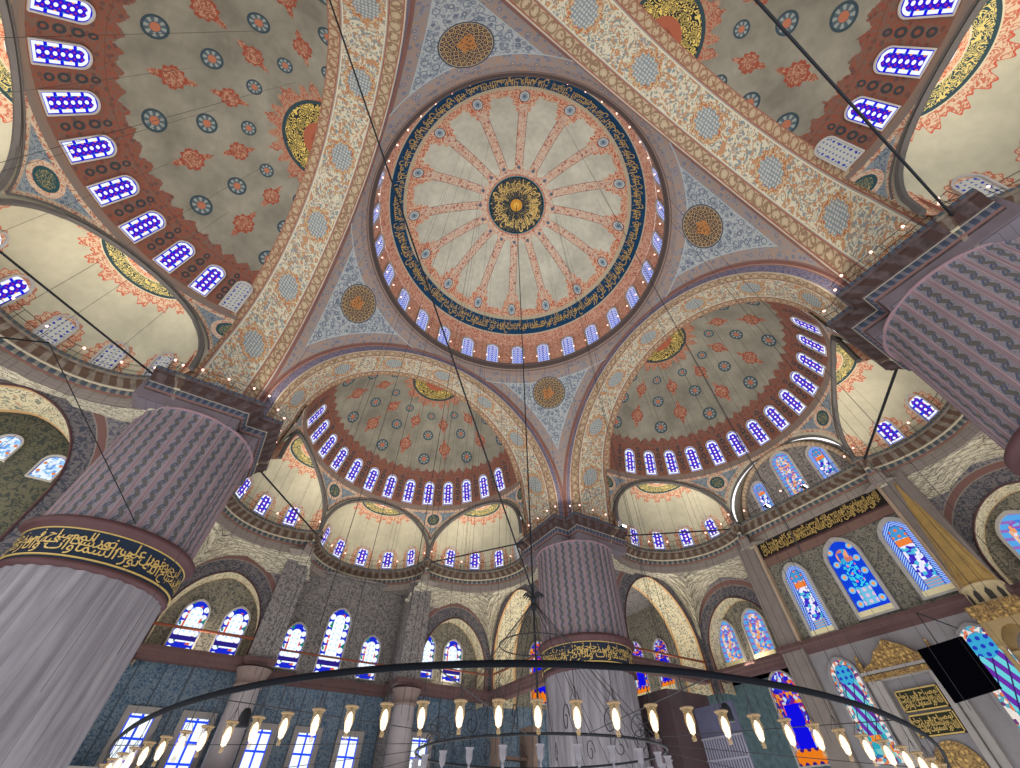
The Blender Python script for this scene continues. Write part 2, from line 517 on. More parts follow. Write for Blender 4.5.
M_CREAMST = m_plain('cream_stone_ring', (178, 156, 132))


# ------------------------------------------------------------------ geometry helpers
def link(o, parent=None):
    COL.objects.link(o)
    if parent is not None: o.parent = parent
    return o


def mesh_obj(name, verts, faces, material, uvs=None, parent=None, smooth=False, mats=None, mi=None):
    me = bpy.data.meshes.new(name)
    me.from_pydata([tuple(v) for v in verts], [], faces)
    if uvs is not None:
        uv = me.uv_layers.new(name='UVMap').data
        k = 0
        for f in faces:
            for i in f:
                uv[k].uv = uvs[i][:2]; k += 1
    me.materials.append(material)
    if mats:
        for m_ in mats: me.materials.append(m_)
    if mi:
        for p, i in zip(me.polygons, mi): p.material_index = i
    if smooth:
        for p in me.polygons: p.use_smooth = True
    me.update()
    return link(bpy.data.objects.new(name, me), parent)


def grid(name, F, us, vs, UV, material, parent=None, smooth=True, close=False):
    V = []; T = []
    for v in vs:
        for u in us:
            V.append(F(u, v)); T.append(UV(u, v))
    n = len(us); Fs = []
    for j in range(len(vs) - 1):
        for i in range(n - 1):
            Fs.append((j * n + i, j * n + i + 1, (j + 1) * n + i + 1, (j + 1) * n + i))
    return mesh_obj(name, V, Fs, material, T, parent, smooth)


def lin(a, b, n): return [a + (b - a) * i / (n - 1) for i in range(n)]


class MB:
    """collects shapes of ONE part into one mesh"""
    def __init__(s): s.v = []; s.f = []; s.t = []; s.m = []
    def add(s, V, F, T=None, mi=0):
        b = len(s.v); s.v += [tuple(p) for p in V]; s.f += [tuple(b + i for i in f) for f in F]
        s.t += (T if T else [(p[0] + p[1], p[2]) for p in V]); s.m += [mi] * len(F)
    def box(s, x0, x1, y0, y1, z0, z1, mi=0):
        V = [(x, y, z) for z in (z0, z1) for y in (y0, y1) for x in (x0, x1)]
        s.add(V, [(0, 2, 3, 1), (4, 5, 7, 6), (0, 1, 5, 4), (2, 6, 7, 3), (0, 4, 6, 2), (1, 3, 7, 5)], None, mi)
    def bar(s, a, b, r, n=6, r2=None, mi=0):
        a = Vector(a); b = Vector(b); d = (b - a).normalized()
        p = d.orthogonal().normalized(); q = d.cross(p)
        r2 = r if r2 is None else r2
        V = [a + (p * cos(2 * pi * i / n) + q * sin(2 * pi * i / n)) * r for i in range(n)] + \
            [b + (p * cos(2 * pi * i / n) + q * sin(2 * pi * i / n)) * r2 for i in range(n)]
        F = [(i, (i + 1) % n, n + (i + 1) % n, n + i) for i in range(n)] + [tuple(range(n))[::-1], tuple(range(n, 2 * n))]
        s.add(V, F, None, mi)
    def lathe(s, prof, cx=0, cy=0, cz=0, n=24, a0=0, a1=2 * pi, mi=0, uvr=None):
        k = len(prof); V = []; T = []; F = []
        for i in range(n + 1):
            a = a0 + (a1 - a0) * i / n
            for r, z in prof:
                V.append((cx + r * cos(a), cy + r * sin(a), cz + z))
                T.append(((uvr or 1.0) * a, z + cz))
        for i in range(n):
            for j in range(k - 1):
                F.append((i * k + j, (i + 1) * k + j, (i + 1) * k + j + 1, i * k + j + 1))
        s.add(V, F, T, mi)
    def build(s, name, material, parent=None, smooth=False, mats=None):
        return mesh_obj(name, s.v, s.f, material, s.t, parent, smooth, mats, s.m if mats else None)


def tag(o, label, cat, group=None, kind=None):
    o['label'] = label; o['category'] = cat
    if group: o['group'] = group
    if kind: o['kind'] = kind
    return o


def empty(name, loc=(0, 0, 0)):
    o = bpy.data.objects.new(name, None); o.location = loc; o.empty_display_size = 0.3
    return link(o)


def copy_tree(o, parent=None):
    c = o.copy(); COL.objects.link(c)
    if parent: c.parent = parent
    for ch in o.children: copy_tree(ch, c)
    return c


ROT = {'N': 0.0, 'Q': -pi / 2, 'W': pi / 2, 'S': pi}
SIDE = {'N': 'half dome beside the far left wall', 'Q': 'half dome over the gilded niche wall', 'W': 'large half dome nearest on the left', 'S': 'half dome cut off at the upper right'}


def rz(p, a):
    return (p[0] * cos(a) - p[1] * sin(a), p[0] * sin(a) + p[1] * cos(a), p[2])


# ------------------------------------------------------------------ Arabic lettering
AR = {}
def _ar():
    two = 'اأإآدذرزوة'
    seq = [('ء', 1), ('آ', 2), ('أ', 2), ('ؤ', 2), ('إ', 2), ('ئ', 4), ('ا', 2), ('ب', 4), ('ة', 2), ('ت', 4), ('ث', 4), ('ج', 4), ('ح', 4),
           ('خ', 4), ('د', 2), ('ذ', 2), ('ر', 2), ('ز', 2), ('س', 4), ('ش', 4), ('ص', 4), ('ض', 4), ('ط', 4), ('ظ', 4), ('ع', 4), ('غ', 4),
           ('ف', 4), ('ق', 4), ('ك', 4), ('ل', 4), ('م', 4), ('ن', 4), ('ه', 4), ('و', 2), ('ى', 2), ('ي', 4)]
    c = 0xFE80
    for ch, n in seq:
        AR[ch] = (c, n); c += n
_ar()


def shape(txt):
    out = []
    for w in txt.split(' '):
        o = []
        for i, ch in enumerate(w):
            c, n = AR[ch]
            prev = i > 0 and AR[w[i - 1]][1] == 4
            nxt = n == 4 and i < len(w) - 1
            k = (3 if prev and nxt else 1 if prev else 2 if nxt else 0)
            o.append(chr(c + k))
        out.append(''.join(reversed(o)))
    return ' '.join(reversed(out))


TXT = {}
def text_shape(txt, bold=0.0):
    """outline mesh of the shaped words, scaled to height 1 and starting at x = 0"""
    key = (txt, bold)
    if key in TXT: return TXT[key]
    c = bpy.data.curves.new('letters', 'FONT'); c.body = shape(txt); c.resolution_u = 3; c.offset = bold
    o = bpy.data.objects.new('letters', c); COL.objects.link(o)
    bpy.context.view_layer.update()
    me = o.to_mesh()
    V = [v.co.copy() for v in me.vertices]; F = [tuple(p.vertices) for p in me.polygons]
    o.to_mesh_clear(); COL.objects.unlink(o); bpy.data.objects.remove(o); bpy.data.curves.remove(c)
    x0 = min(v.x for v in V); x1 = max(v.x for v in V); y0 = min(v.y for v in V); y1 = max(v.y for v in V)
    h = y1 - y0
    V = [((v.x - x0) / h, (v.y - y0) / h) for v in V]
    TXT[key] = (V, F, (x1 - x0) / h)
    return TXT[key]


def lay_text(mb, phrases, length, height, fn, tiers=2, bold=0.012, gap=0.25, squeeze=1.0, frac=0.74):
    """fills a strip length x height with the phrases; fn(x, y) -> 3D point"""
    for k in range(tiers):
        hh = height * (frac if tiers > 1 else 1.0)
        y0 = (height - hh) * (k / max(1, tiers - 1)) if tiers > 1 else 0.0
        x = -0.15 * k * height; i = k
        while x < length - 0.05:
            V, F, w = text_shape(phrases[i % len(phrases)], bold); i += 1
            ww = w * hh * squeeze
            if x + ww > length + 0.3 * height: 
                ww = max(0.4 * ww, length - x)
                if length - x < 0.8 * height: break
            P = [fn(min(max(x + p[0] * ww / w, 0), length), y0 + p[1] * hh) for p in V]
            mb.add(P, F, [(p[0], p[1]) for p in V])
            x += ww + gap * height * 0.3


PH = ['بسم الله الرحمن الرحيم', 'الله نور السماوات والارض', 'مثل نوره كمشكاة فيها مصباح', 'المصباح في زجاجة', 'نور على نور']
PH2 = ['ان الله يمسك السماوات والارض', 'ان تزولا ولئن زالتا', 'ان امسكهما من احد من بعده', 'انه كان حليما غفورا']

# ------------------------------------------------------------------ stained glass
def glass_mat(kind, Ht):
    """uv in half-widths: x -1..1, y 0..Ht"""
    def fn(g):
        x, y, _ = g.coords('UV'); ax = x.abs()
        P = g.xyz(x, y, 0.0)
        top = y > (Ht - 1.0)
        rr = (x.sq() + (y - (Ht - 1.0)).sq()).sqrt()
        side = 1.0 - ax
        d = (side * (1.0 - top) + (1.0 - rr) * top).min(y)
        def cells(sx, sy, R, ox=0.0, oy=0.0):
            a = (x + ox + sx / 2).mod(sx) - sx / 2; b = (y + oy + sy / 2).mod(sy) - sy / 2
            return (a.sq() + b.sq()).sqrt() < R
        if kind == 'jewel':
            col = g.mix(0.0, hx(46, 26, 196), (0, 0, 0, 1))
            col = g.mix(cells(0.62, 0.66, 0.10, 0.31, 0.33), col, hx(150, 40, 130))
            col = g.mix(cells(0.62, 1.32, 0.14, 0.0, 0.0), col, hx(30, 120, 170))
            col = g.mix(cells(1.24, 1.32, 0.15, 0.62, 0.66), col, hx(240, 140, 60))
            col = g.mix(cells(4.0, 0.66, 0.19), col, hx(250, 250, 255))
            edge = (d < 0.40) * (d > 0.10)
            brk = ((y + 0.15).mod(1.25)) < 0.30
            col = g.mix(edge, col, g.mix(brk, hx(235, 242, 255), hx(24, 22, 220)))
            col = g.mix((d < 0.10), col, hx(20, 18, 190))
            return col
        if kind == 'lattice':
            col = g.mix(((x * 2.2 + y * 1.2).mod(0.8) < 0.28).max(((x * 2.2 - y * 1.2).mod(0.8) < 0.28)), hx(236, 236, 252), hx(132, 126, 200))
            col = g.mix(cells(0.72, 0.62, 0.17), col, hx(60, 90, 200))
            low = (1.0 - y / Ht)
            col = g.mix(low * 0.35, col, hx(90, 140, 255))
            col = g.mix((d < 0.20), col, hx(214, 218, 244))
            return g.mix(d < 0.05, col, hx(120, 120, 160))
        if kind == 'bluewhite':
            col = g.mix(cells(0.5, 0.45, 0.10, 0.25), hx(240, 250, 255), hx(190, 215, 255))
            brd = g.mix(cells(1.44, 0.66, 0.25, 0.72, 0.1), hx(24, 40, 190), hx(235, 244, 255))
            tint = g.rand(g.voro(P, 3.4)[1])
            brd = g.mix((tint > 0.88) * (d > 0.34), brd, hx(210, 90, 60))
            brd = g.mix((tint < 0.08), brd, hx(20, 120, 110))
            col = g.mix(d < 0.50, col, brd)
            col = g.mix((y < 1.0) * (y > 0.62), col, hx(40, 30, 120))
            return col
        if kind == 'lace':
            col = g.ramp(g.rand(g.voro(P, 4.2, 0.8)[1]), [hx(236, 230, 255), hx(60, 40, 190), hx(240, 240, 255), hx(80, 190, 220), hx(70, 60, 210), hx(236, 236, 255)])
            col = g.mix((y > Ht - 2.05) * (y < Ht - 1.55), col, hx(240, 130, 60))
            col = g.mix((y > Ht - 1.5) , col, g.mix(cells(0.5, 0.5, 0.12), hx(70, 150, 210), hx(240, 120, 60)))
            col = g.mix((y < 1.15), col, g.mix((y * 5).mod(1.0) < 0.5, hx(90, 170, 215), hx(190, 150, 160)))
            zig = ((y * 2.4 + ax * 2.4).mod(0.5) < 0.25)
            brd = g.mix(zig, hx(40, 80, 220), hx(170, 205, 245))
            col = g.mix(d < 0.42, col, brd)
            col = g.mix((d < 0.46) * (d > 0.40), col, hx(30, 60, 170))
            return col
        if kind == 'garden':
            n = g.noise(P, 1.4, 2.0)
            col = g.mix(((n * 8).mod(1.0) < 0.5) * (ax < 0.42), hx(14, 70, 225), hx(60, 205, 235))
            col = g.mix(cells(0.5, 0.5, 0.08, 0.1) * (ax < 0.4), col, hx(230, 120, 160))
            col = g.mix(y < 1.6, col, g.mix(cells(0.4, 0.36, 0.12), hx(110, 190, 225), hx(220, 190, 220)))
            col = g.mix((y > Ht - 1.45) , col, g.ramp(g.rand(g.voro(P, 3.0)[1]), [hx(40, 90, 220), hx(200, 120, 110), hx(60, 170, 215), hx(235, 160, 120)]))
            brd = g.mix(cells(1.36, 0.85, 0.21, 0.68, 0.1), hx(20, 66, 215), hx(120, 190, 240))
            brd = g.mix(cells(1.36, 0.85, 0.10, 0.68, 0.1), brd, hx(250, 160, 80))
            return g.mix(d < 0.55, col, brd)
        if kind == 'mosaic':
            col = g.ramp(g.rand(g.voro(P, 5.0, 0.9)[1]), [hx(240, 160, 110), hx(70, 130, 225), hx(236, 190, 150), hx(150, 90, 190), hx(110, 190, 235), hx(235, 225, 235)])
            brd = g.mix(((y + x * 0.3).mod(0.5) < 0.32), hx(150, 110, 190), hx(90, 170, 235))
            return g.mix(d < 0.38, col, brd)
        if kind == 'royal':
            col = g.ramp(g.rand(g.voro(P, 5.0, 0.9)[1]), [hx(30, 30, 205), hx(230, 90, 60), hx(50, 60, 220), hx(240, 160, 60), hx(200, 220, 250), hx(120, 30, 150)])
            col = g.mix((ax < 0.55) * (y > Ht - 4.2) * (y < Ht - 1.9), col, hx(18, 16, 235))
            return g.mix(y < 0.8, col, g.mix(cells(0.5, 0.8, 0.16), hx(245, 130, 30), hx(60, 30, 120)))
        if kind == 'trellis':
            q = (x * 1.3 + y * 0.62).mod(0.8)
            col = g.mix(q < 0.4, hx(110, 50, 170), hx(110, 215, 225))
            col = g.mix(((x * 1.3 - y * 0.62).mod(0.8) < 0.10), col, hx(60, 40, 110))
            col = g.mix(y < 1.5, col, g.ramp(g.rand(g.voro(P, 3.2)[1]), [hx(50, 170, 190), hx(240, 140, 50), hx(40, 120, 180), hx(120, 200, 200)]))
            col = g.mix(rr * (y > Ht - 2.0) + 9.0 * (y < Ht - 2.0) < 0.62, col, g.mix(cells(0.4, 0.4, 0.11), hx(60, 170, 215), hx(40, 60, 190)))
            brd = g.ramp(g.rand(g.voro(P, 5.5, 0.9)[1]), [hx(230, 225, 225), hx(225, 130, 90), hx(90, 170, 190), hx(240, 230, 220), hx(110, 60, 120)])
            return g.mix(d < 0.36, col, brd)
        if kind == 'pale':
            col = g.ramp(g.rand(g.voro(P, 4.0, 0.7)[1]), [hx(225, 238, 255), hx(150, 200, 245), hx(235, 245, 255), hx(200, 225, 255), hx(110, 160, 225), hx(240, 248, 255)])
            col = g.mix(cells(1.4, 1.0, 0.16, 0.7, 0.1), col, hx(225, 130, 70))
            return g.mix(d < 0.07, col, hx(60, 80, 170))
        if kind == 'blind':  # blocked window, pale plaster: weak emission stands in for light falling on it
            col = g.mix(cells(0.5, 0.5, 0.10, 0.25, 0.25), hx(214, 210, 200), hx(96, 108, 170))
            col = g.mix(cells(1.4, 0.8, 0.13, 0.7, 0.2), col, hx(40, 60, 190))
            return g.mix(d < 0.10, col, hx(190, 186, 178))
        # 'panes' : plain leaded sashes
        bar = (ax < 0.10).max(((y + 0.12).mod(1.5) < 0.18)).max(ax > 0.90)
        col = g.mix(bar, hx(236, 246, 255), hx(30, 70, 235))
        tr = (y < 0.95)
        return g.mix(tr, col, g.mix(g.noise(P, 4.5, 1.0) > 0.5, hx(40, 70, 220), hx(230, 240, 255)))
    e = {'jewel': 1.15, 'lattice': 0.95, 'bluewhite': 1.2, 'lace': 1.0, 'garden': 1.0, 'mosaic': 0.95, 'royal': 0.9, 'trellis': 0.95, 'panes': 1.25, 'blind': 0.62, 'pale': 1.05}[kind]
    return mat('glass_%s_%d' % (kind, int(Ht * 10)), fn, emit=e)


def outline(w, H, top='round', n=9):
    """closed outline from bottom-left, w = half width"""
    pts = [(-w, 0), (w, 0)]
    if top == 'rect': return pts + [(w, H), (-w, H)]
    if top == 'round':
        zs = H - w
        pts += [(w * cos(a), zs + w * sin(a)) for a in lin(0, pi, 2 * n)]
    else:
        rise = w * (1.35 if top == 'ogee' else 1.2); zs = H - rise
        R = (w * w + rise * rise) / (2 * w)
        am = asin(rise / R)
        right = [(-(R - w) + R * cos(a), zs + R * sin(a)) for a in lin(0, am, n)]
        pts += right + [(-x, z) for x, z in right[::-1][1:]]
    return pts


WIN = {}
def window(n, label, w, H, kind, M, top='round', fw=0.11, dep=0.14, group=None, fmat=None, clip=None, sill=None):
    """window_<n>: frame ring standing proud of the wall + glass pane. local x = across, z = up, -y = towards the room"""
    key = (round(w, 3), round(H, 3), kind, top, fw, dep, fmat.name if fmat else '', sill)
    if key not in WIN:
        a = outline(w, H, top); b = outline(w + fw, H + fw * (1.2 if top != 'rect' else 1.0), top)
        b = [(x, z - (fw * 0.6 if i < 2 else 0)) for i, (x, z) in enumerate(b)]
        k = len(a); V = []; F = []
        V += [(x, 0.0, z) for x, z in a]           # inner back
        V += [(x, -dep, z) for x, z in a]          # inner front
        V += [(x, -dep, z) for x, z in b]          # outer front
        V += [(x, 0.04, z) for x, z in b]
        for i in range(k):
            j = (i + 1) % k
            F += [(i, j, k + j, k + i), (k + i, k + j, 2 * k + j, 2 * k + i), (2 * k + i, 2 * k + j, 3 * k + j, 3 * k + i)]
        fo = mesh_obj('window', V, F, fmat or M_WFRAME, [(v[0], v[2]) for v in V])
        pm = mesh_obj('pane', [(x, 0.0, z) for x, z in a], [tuple(range(k))], glass_mat(kind, H / w), [(x / w, z / w) for x, z in a], fo)
        pc = [pm]
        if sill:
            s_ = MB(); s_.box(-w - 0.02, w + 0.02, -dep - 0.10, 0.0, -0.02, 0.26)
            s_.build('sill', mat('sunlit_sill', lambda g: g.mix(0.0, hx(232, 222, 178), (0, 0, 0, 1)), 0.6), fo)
        WIN[key] = fo; o = fo
    else:
        o = copy_tree(WIN[key])
    o.name = 'window_%d' % n
    o.matrix_world = M
    tag(o, label, 'window', group, 'structure')
    return o


def frame_at(p, az_in, tilt=0.0):
    """matrix whose -y looks along the horizontal direction az_in (towards the room); tilt leans the head inwards"""
    R = Matrix.Rotation(az_in + pi / 2, 4, 'Z') @ Matrix.Rotation(tilt, 4, 'X')
    return Matrix.Translation(Vector(p)) @ R


NW = [0]
def nw():
    NW[0] += 1; return NW[0]


ORD = ['first', 'second', 'third', 'fourth', 'fifth', 'sixth', 'seventh', 'eighth', 'ninth', 'tenth', 'eleventh', 'twelfth', 'thirteenth', 'fourteenth',
       'fifteenth', 'sixteenth', 'seventeenth', 'eighteenth', 'nineteenth', 'twentieth', 'twenty-first', 'twenty-second', 'twenty-third', 'twenty-fourth',
       'twenty-fifth', 'twenty-sixth', 'twenty-seventh', 'twenty-eighth']

# ------------------------------------------------------------------ central dome
ZC, RD = 31.07, 13.03
def dome_pt(az, r):
    return (r * cos(radians(az)), r * sin(radians(az)), ZC + sqrt(max(0, RD * RD - r * r)))
rs = [0.001, 0.3, 0.7, 1.2, 1.8, 2.4] + lin(3.0, 12.0, 28) + [12.1]
dome = grid('main_dome', dome_pt, lin(0, 360, 193), rs, lambda u, r: (u, r), M_DOME)
tag(dome, 'great central dome with sixteen red ribs, cream fields and a navy inscription ring', 'dome', None, 'structure')
mb = MB()
Rb = 11.07
def ring_text(x, y):
    az = 250 - degrees(x / Rb)
    r = 11.50 - y
    p = dome_pt(az, r)
    k = 0.985
    return (p[0] * k, p[1] * k, ZC + (p[2] - ZC) * k)
lay_text(mb, PH2 + PH, 2 * pi * Rb - 0.3, 0.82, ring_text, 2, 0.004)
mb.build('inscription', M_GOLD, dome)
mb = MB()
for a0 in range(0, 360, 51):
    def cen(x, y, a0=a0):
        az = a0 - degrees(x / 2.0); r = 2.72 - y
        p = dome_pt(az, max(0.3, r)); return (p[0], p[1], p[2] - 0.1)
    lay_text(mb, [PH[a0 // 51 % 5], PH[(a0 // 51 + 2) % 5]], 1.75, 1.75, cen, 2, 0.02)
mb.build('medallion_script', M_GOLD, dome)
o = grid('dome_drum', lambda u, z: (12.12 * cos(radians(u)), 12.12 * sin(radians(u)), z), lin(0, 360, 169), [32.1, 32.75, 33.5, 34.5, 35.5, 35.93], lambda u, z: (u, z), M_DRUM)
tag(o, 'salmon drum wall carrying the window ring below the central dome', 'wall', None, 'structure')
mb = MB(); mb.lathe([(12.2, 32.22), (11.72, 32.18), (11.70, 32.0), (11.82, 31.9), (11.8, 31.7), (11.95, 31.6), (12.0, 31.35), (12.15, 31.25), (12.37, 31.0)], n=144)
def m_ring(g):
    x, y, z = g.coords('Object'); P = g.xyz(x, y, z)
    col = g.arab(P, 2.2, hx(126, 118, 118), hx(146, 122, 108), hx(108, 106, 118), hx(156, 138, 118), 0.07, 0.34)
    col = g.mix(z > 31.32, col, hx(112, 88, 82))
    col = g.mix(z > 31.42, col, hx(140, 126, 118))
    col = g.mix(z > 31.58, col, hx(84, 72, 70))
    return g.mix(z > 31.95, col, hx(108, 96, 92))
o = mb.build('dome_ring_cornice', mat('ring_paint', m_ring, 0.8), None, True)
tag(o, 'brown ring moulding at the foot of the central dome', 'cornice', None, 'structure')
for k in range(28):
    az = 6.43 + k * 12.857
    a = radians(az)
    window(nw(), '%s window of the central dome ring, counted from the qibla side' % ORD[k], 0.60, 2.95, 'lattice',
           frame_at((12.05 * cos(a), 12.05 * sin(a), 32.5), a + pi), 'round', 0.10, 0.12, 'central dome windows')

# ------------------------------------------------------------------ pendentives
def pend(i, j):
    pass
for qi, (q, where) in enumerate((('B', 'above the far middle pier'), ('L', 'above the left pier'), ('T', 'at the top edge, partly cut off'), ('R', 'above the right pier'))):
    zs_ = lin(17.3, 18.83, 3)[:-1] + [18.83 + 12.2 * sin(t) for t in lin(0, pi / 2, 34)]
    N = 28
    V = []; Fq = []
    for z in zs_:
        ye = sqrt(max(0.0, 12.2 ** 2 - max(0.0, z - 18.83) ** 2))
        rho = hypot(12.36, ye); a0 = atan2(ye, 12.36); a1 = pi / 2 - a0
        for i in range(N + 1):
            a = a0 + (a1 - a0) * i / N
            V.append((rho * cos(a), rho * sin(a), z))
    for j in range(len(zs_) - 1):
        for i in range(N):
            Fq.append((j * (N + 1) + i, j * (N + 1) + i + 1, (j + 1) * (N + 1) + i + 1, (j + 1) * (N + 1) + i))
    if qi == 0:
        P0 = mesh_obj('pendentive', V, Fq, M_PEND, [(v[0], v[2]) for v in V], None, True); o = P0
    else:
        o = P0.copy(); COL.objects.link(o)
    o.rotation_euler = (0, 0, qi * pi / 2)
    tag(o, 'blue-grey pendentive with a round gold medallion ' + where, 'pendentive', 'pendentives', 'structure')

# ------------------------------------------------------------------ main arches
ZA, RA, RI = 18.83, 12.2, 11.52
YA, YB, RB, ZB = 12.36, 16.3, 10.0, 21.2
HC = 15.74
def arch_param(s):
    """s in -1..1; returns functions position at A (inner), at B"""
    # legs take |s| in .8..1
    a = min(1.0, abs(s) / 0.8) * pi / 2; sg = 1 if s > 0 else -1
    leg = max(0.0, abs(s) - 0.8) / 0.2
    A = (sg * RI * sin(a), YA, ZA + RI * cos(a) - leg * (ZA - 17.36))
    B = (sg * (RB * sin(a) + 0.55 * leg ** 0.7), YB, ZB + RB * cos(a) - leg * (ZB - 17.36))
    O = (sg * RA * sin(a), YA, ZA + RA * cos(a) - leg * (ZA - 17.36))
    return A, B, O
ss = lin(-1, 1, 121)
def slen(s): return (1 if s > 0 else -1) * ((min(abs(s), .8) / .8) * pi / 2 * 11.2 + max(0, abs(s) - .8) / .2 * 3.4)
def soffF(s, t):
    A, B, O = arch_param(s); k = t / 4.3
    bul = 0.0
    return tuple(A[i] + (B[i] - A[i]) * k for i in range(3))
ARCHL = {'N': 'towards the far left wall', 'Q': 'on the gilded niche side', 'W': 'sweeping down the left of the picture', 'S': 'crossing the upper right corner'}
A0 = None
for k, a in ROT.items():
    if A0 is None:
        A0 = empty('great_arch')
        grid('soffit', soffF, ss, lin(0, 4.3, 6), lambda s, t: (slen(s), t), M_SOFF, A0)
        def faceF(s, t):
            A, B, O = arch_param(s)
            return tuple(A[i] + (O[i] - A[i]) * t for i in range(3))
        grid('archivolt', faceF, ss, [0, 0.25, 0.5, 0.75, 1.0], lambda s, t: (slen(s), 0.68 * (1 - t)), M_FACE, A0)
        mb = MB()
        for sa, sb in zip(ss[:-1], ss[1:]):
            p = arch_param(sa)[2]; q = arch_param(sb)[2]
            mb.bar((p[0], YA - 0.02, p[2]), (q[0], YA - 0.02, q[2]), 0.07, 5)
        mb.build('edge_moulding', m_plain('red_brown_moulding', (132, 92, 86)), A0)
        mb = MB()
        for sa, sb in zip(ss[:-1], ss[1:]):
            p = arch_param(sa)[0]; q = arch_param(sb)[0]
            mb.bar((p[0], YA, p[2]), (q[0], YA, q[2]), 0.045, 5)
        mb.build('inner_bead', m_plain('pale_bead', (178, 168, 152)), A0)
        o = A0
    else:
        o = copy_tree(A0)
    o.rotation_euler = (0, 0, a)
    tag(o, 'wide floral painted arch with oval wreaths ' + ARCHL[k], 'arch', 'great arches', 'structure')

# ------------------------------------------------------------------ half domes
def hpt(az, el, R=10.0):
    return (R * cos(radians(el)) * cos(radians(az + 90)), HC + R * cos(radians(el)) * sin(radians(az + 90)), ZB + R * sin(radians(el)))
H0 = None
for k, a in ROT.items():
    if H0 is None:
        V = []; T = []; Fq = []; n = 73; els = lin(8.6, 89.8, 40)
        for el in els:
            lim = 90 - degrees(asin(min(1, 0.5 / (10 * cos(radians(el)) + 1e-6)))) if 10 * cos(radians(el)) > 0.5 else 0.0
            for i in range(n):
                az = -lim + 2 * lim * i / (n - 1)
                p = hpt(az, el)
                V.append(p); T.append((az, el))
        for j in range(len(els) - 1):
            for i in range(n - 1):
                Fq.append((j * n + i, (j + 1) * n + i, (j + 1) * n + i + 1, j * n + i + 1))
        H0 = mesh_obj('half_dome', V, Fq, M_HALF, T, None, True); o = H0
    else:
        o = H0.copy(); COL.objects.link(o)
    o.rotation_euler = (0, 0, a)
    tag(o, 'olive %s, with roundels and red cartouches' % SIDE[k], 'half dome', 'half domes', 'structure')
    # windows: local frame, azimuth measured from the outward axis
    i0 = -6 if k != 'S' else -6
    for i in range(-7, 8):
        az = -0.3 + i * 12.4
        if i in (-7, 7):
            if (k, i) not in (('W', -7), ('S', 7)): continue
            az = 85.6 if i > 0 else -85.6
        p = hpt(az, 10.6, 9.97)
        p2 = hpt(az, 25.0, 9.97)
        hr1 = hypot(p[0], p[1] - HC); hr2 = hypot(p2[0], p2[1] - HC)
        tilt = atan2(hr1 - hr2, p2[2] - p[2])
        M = Matrix.Rotation(a, 4, 'Z') @ frame_at(p, radians(az + 90) + pi, tilt)
        o = window(nw(), '%s jewelled window in the %s' % (ORD[i + 7], SIDE[k].replace('half dome', 'half dome ring', 1)), 0.47, 2.36, 'blind' if abs(i) == 7 else 'jewel', M, 'round', 0.07, 0.07, 'half dome windows')

# spandrel cylinder and exedrae -------------------------------------------------
EX = {'N': (-60, 0, 60), 'W': (-60, 0, 60), 'S': (-60, 0, 60), 'Q': (-60, 60)}
def zedge(az):
    """lower edge of the cylinder wall above the exedra arch, az degrees from the axis"""
    c = round(az / 60.0) * 60.0
    d2 = 75 + 100 - 2 * 8.66 * 10 * cos(radians(az - c))
    return 17.4 + sqrt(max(0.0, 25 - d2))
SPN = None
azs = lin(-90, 90, 181)
V = []; T = []; Fq = []; rows = 9
for az in azs:
    z0 = zedge(az)
    for j in range(rows):
        z = z0 + (22.78 - z0) * j / (rows - 1)
        a_ = radians(az + 90); r = 10.0 if z < 21.9 else 10.0 - 0.11 * (z - 21.9) / 0.88
        if abs(az) > 78: r += 0.5 * ((abs(az) - 78) / 12.0) * max(0.0, (21.5 - z) / 4.1)
        V.append((r * cos(a_), HC + r * sin(a_), z)); T.append((az, z))
for i in range(len(azs) - 1):
    for j in range(rows - 1):
        Fq.append((i * rows + j, i * rows + j + 1, (i + 1) * rows + j + 1, (i + 1) * rows + j))
for k, a in ROT.items():
    if SPN is None:
        SPN = mesh_obj('spandrel_wall', V, Fq, M_SPAN, T, None, True); o = SPN
    else:
        o = SPN.copy(); COL.objects.link(o)
    o.rotation_euler = (0, 0, a)
    tag(o, 'blue spandrels with small teal roundels below the ' + SIDE[k], 'wall', 'spandrel walls', 'structure')
    # dark arch moulding
# exedra shells (local: centre on the -? axis)
def exedra_mesh():
    V = []; T = []; Fq = []; n = 49; zr = lin(17.35, 22.2, 26)
    E0 = 8.66
    for z in zr:
        rho = sqrt(25 - (z - 17.4) ** 2)
        c = (25 - rho * rho) / (2 * E0 * rho)
        ps = acos(max(-1, min(1, c))) if c < 1 else 0.0
        for i in range(n):
            p = -ps + 2 * ps * i / (n - 1)
            V.append((E0 + rho * cos(p), rho * sin(p), z)); T.append((degrees(p), degrees(asin((z - 17.4) / 5.0))))
    for j in range(len(zr) - 1):
        for i in range(n - 1):
            Fq.append((j * n + i, (j + 1) * n + i, (j + 1) * n + i + 1, j * n + i + 1))
    return V, T, Fq
EV, ET, EF = exedra_mesh()
EX0 = None; EXM = None
mbm = MB()
for i in range(60):
    b0 = radians(-30 + i); b1 = radians(-29 + i)
    for rr_, zo, th in ((9.93, 0.10, 0.16), (9.90, 0.34, 0.05)):
        p = (rr_ * cos(b0), rr_ * sin(b0), zedge(-30 + i) + zo * 1.0); q = (rr_ * cos(b1), rr_ * sin(b1), zedge(-29 + i) + zo)
        if zo > 0.2:
            # outer bead follows a slightly larger arch
            f = lambda b: 17.4 + sqrt(max(0.0, 5.34 ** 2 - (175 - 173.2 * cos(b)))) 
            p = (rr_ * cos(b0), rr_ * sin(b0), f(b0)); q = (rr_ * cos(b1), rr_ * sin(b1), f(b1))
        mbm.bar(p, q, th, 5)
EXPOS = {-60: 'right-hand', 0: 'middle', 60: 'left-hand'}
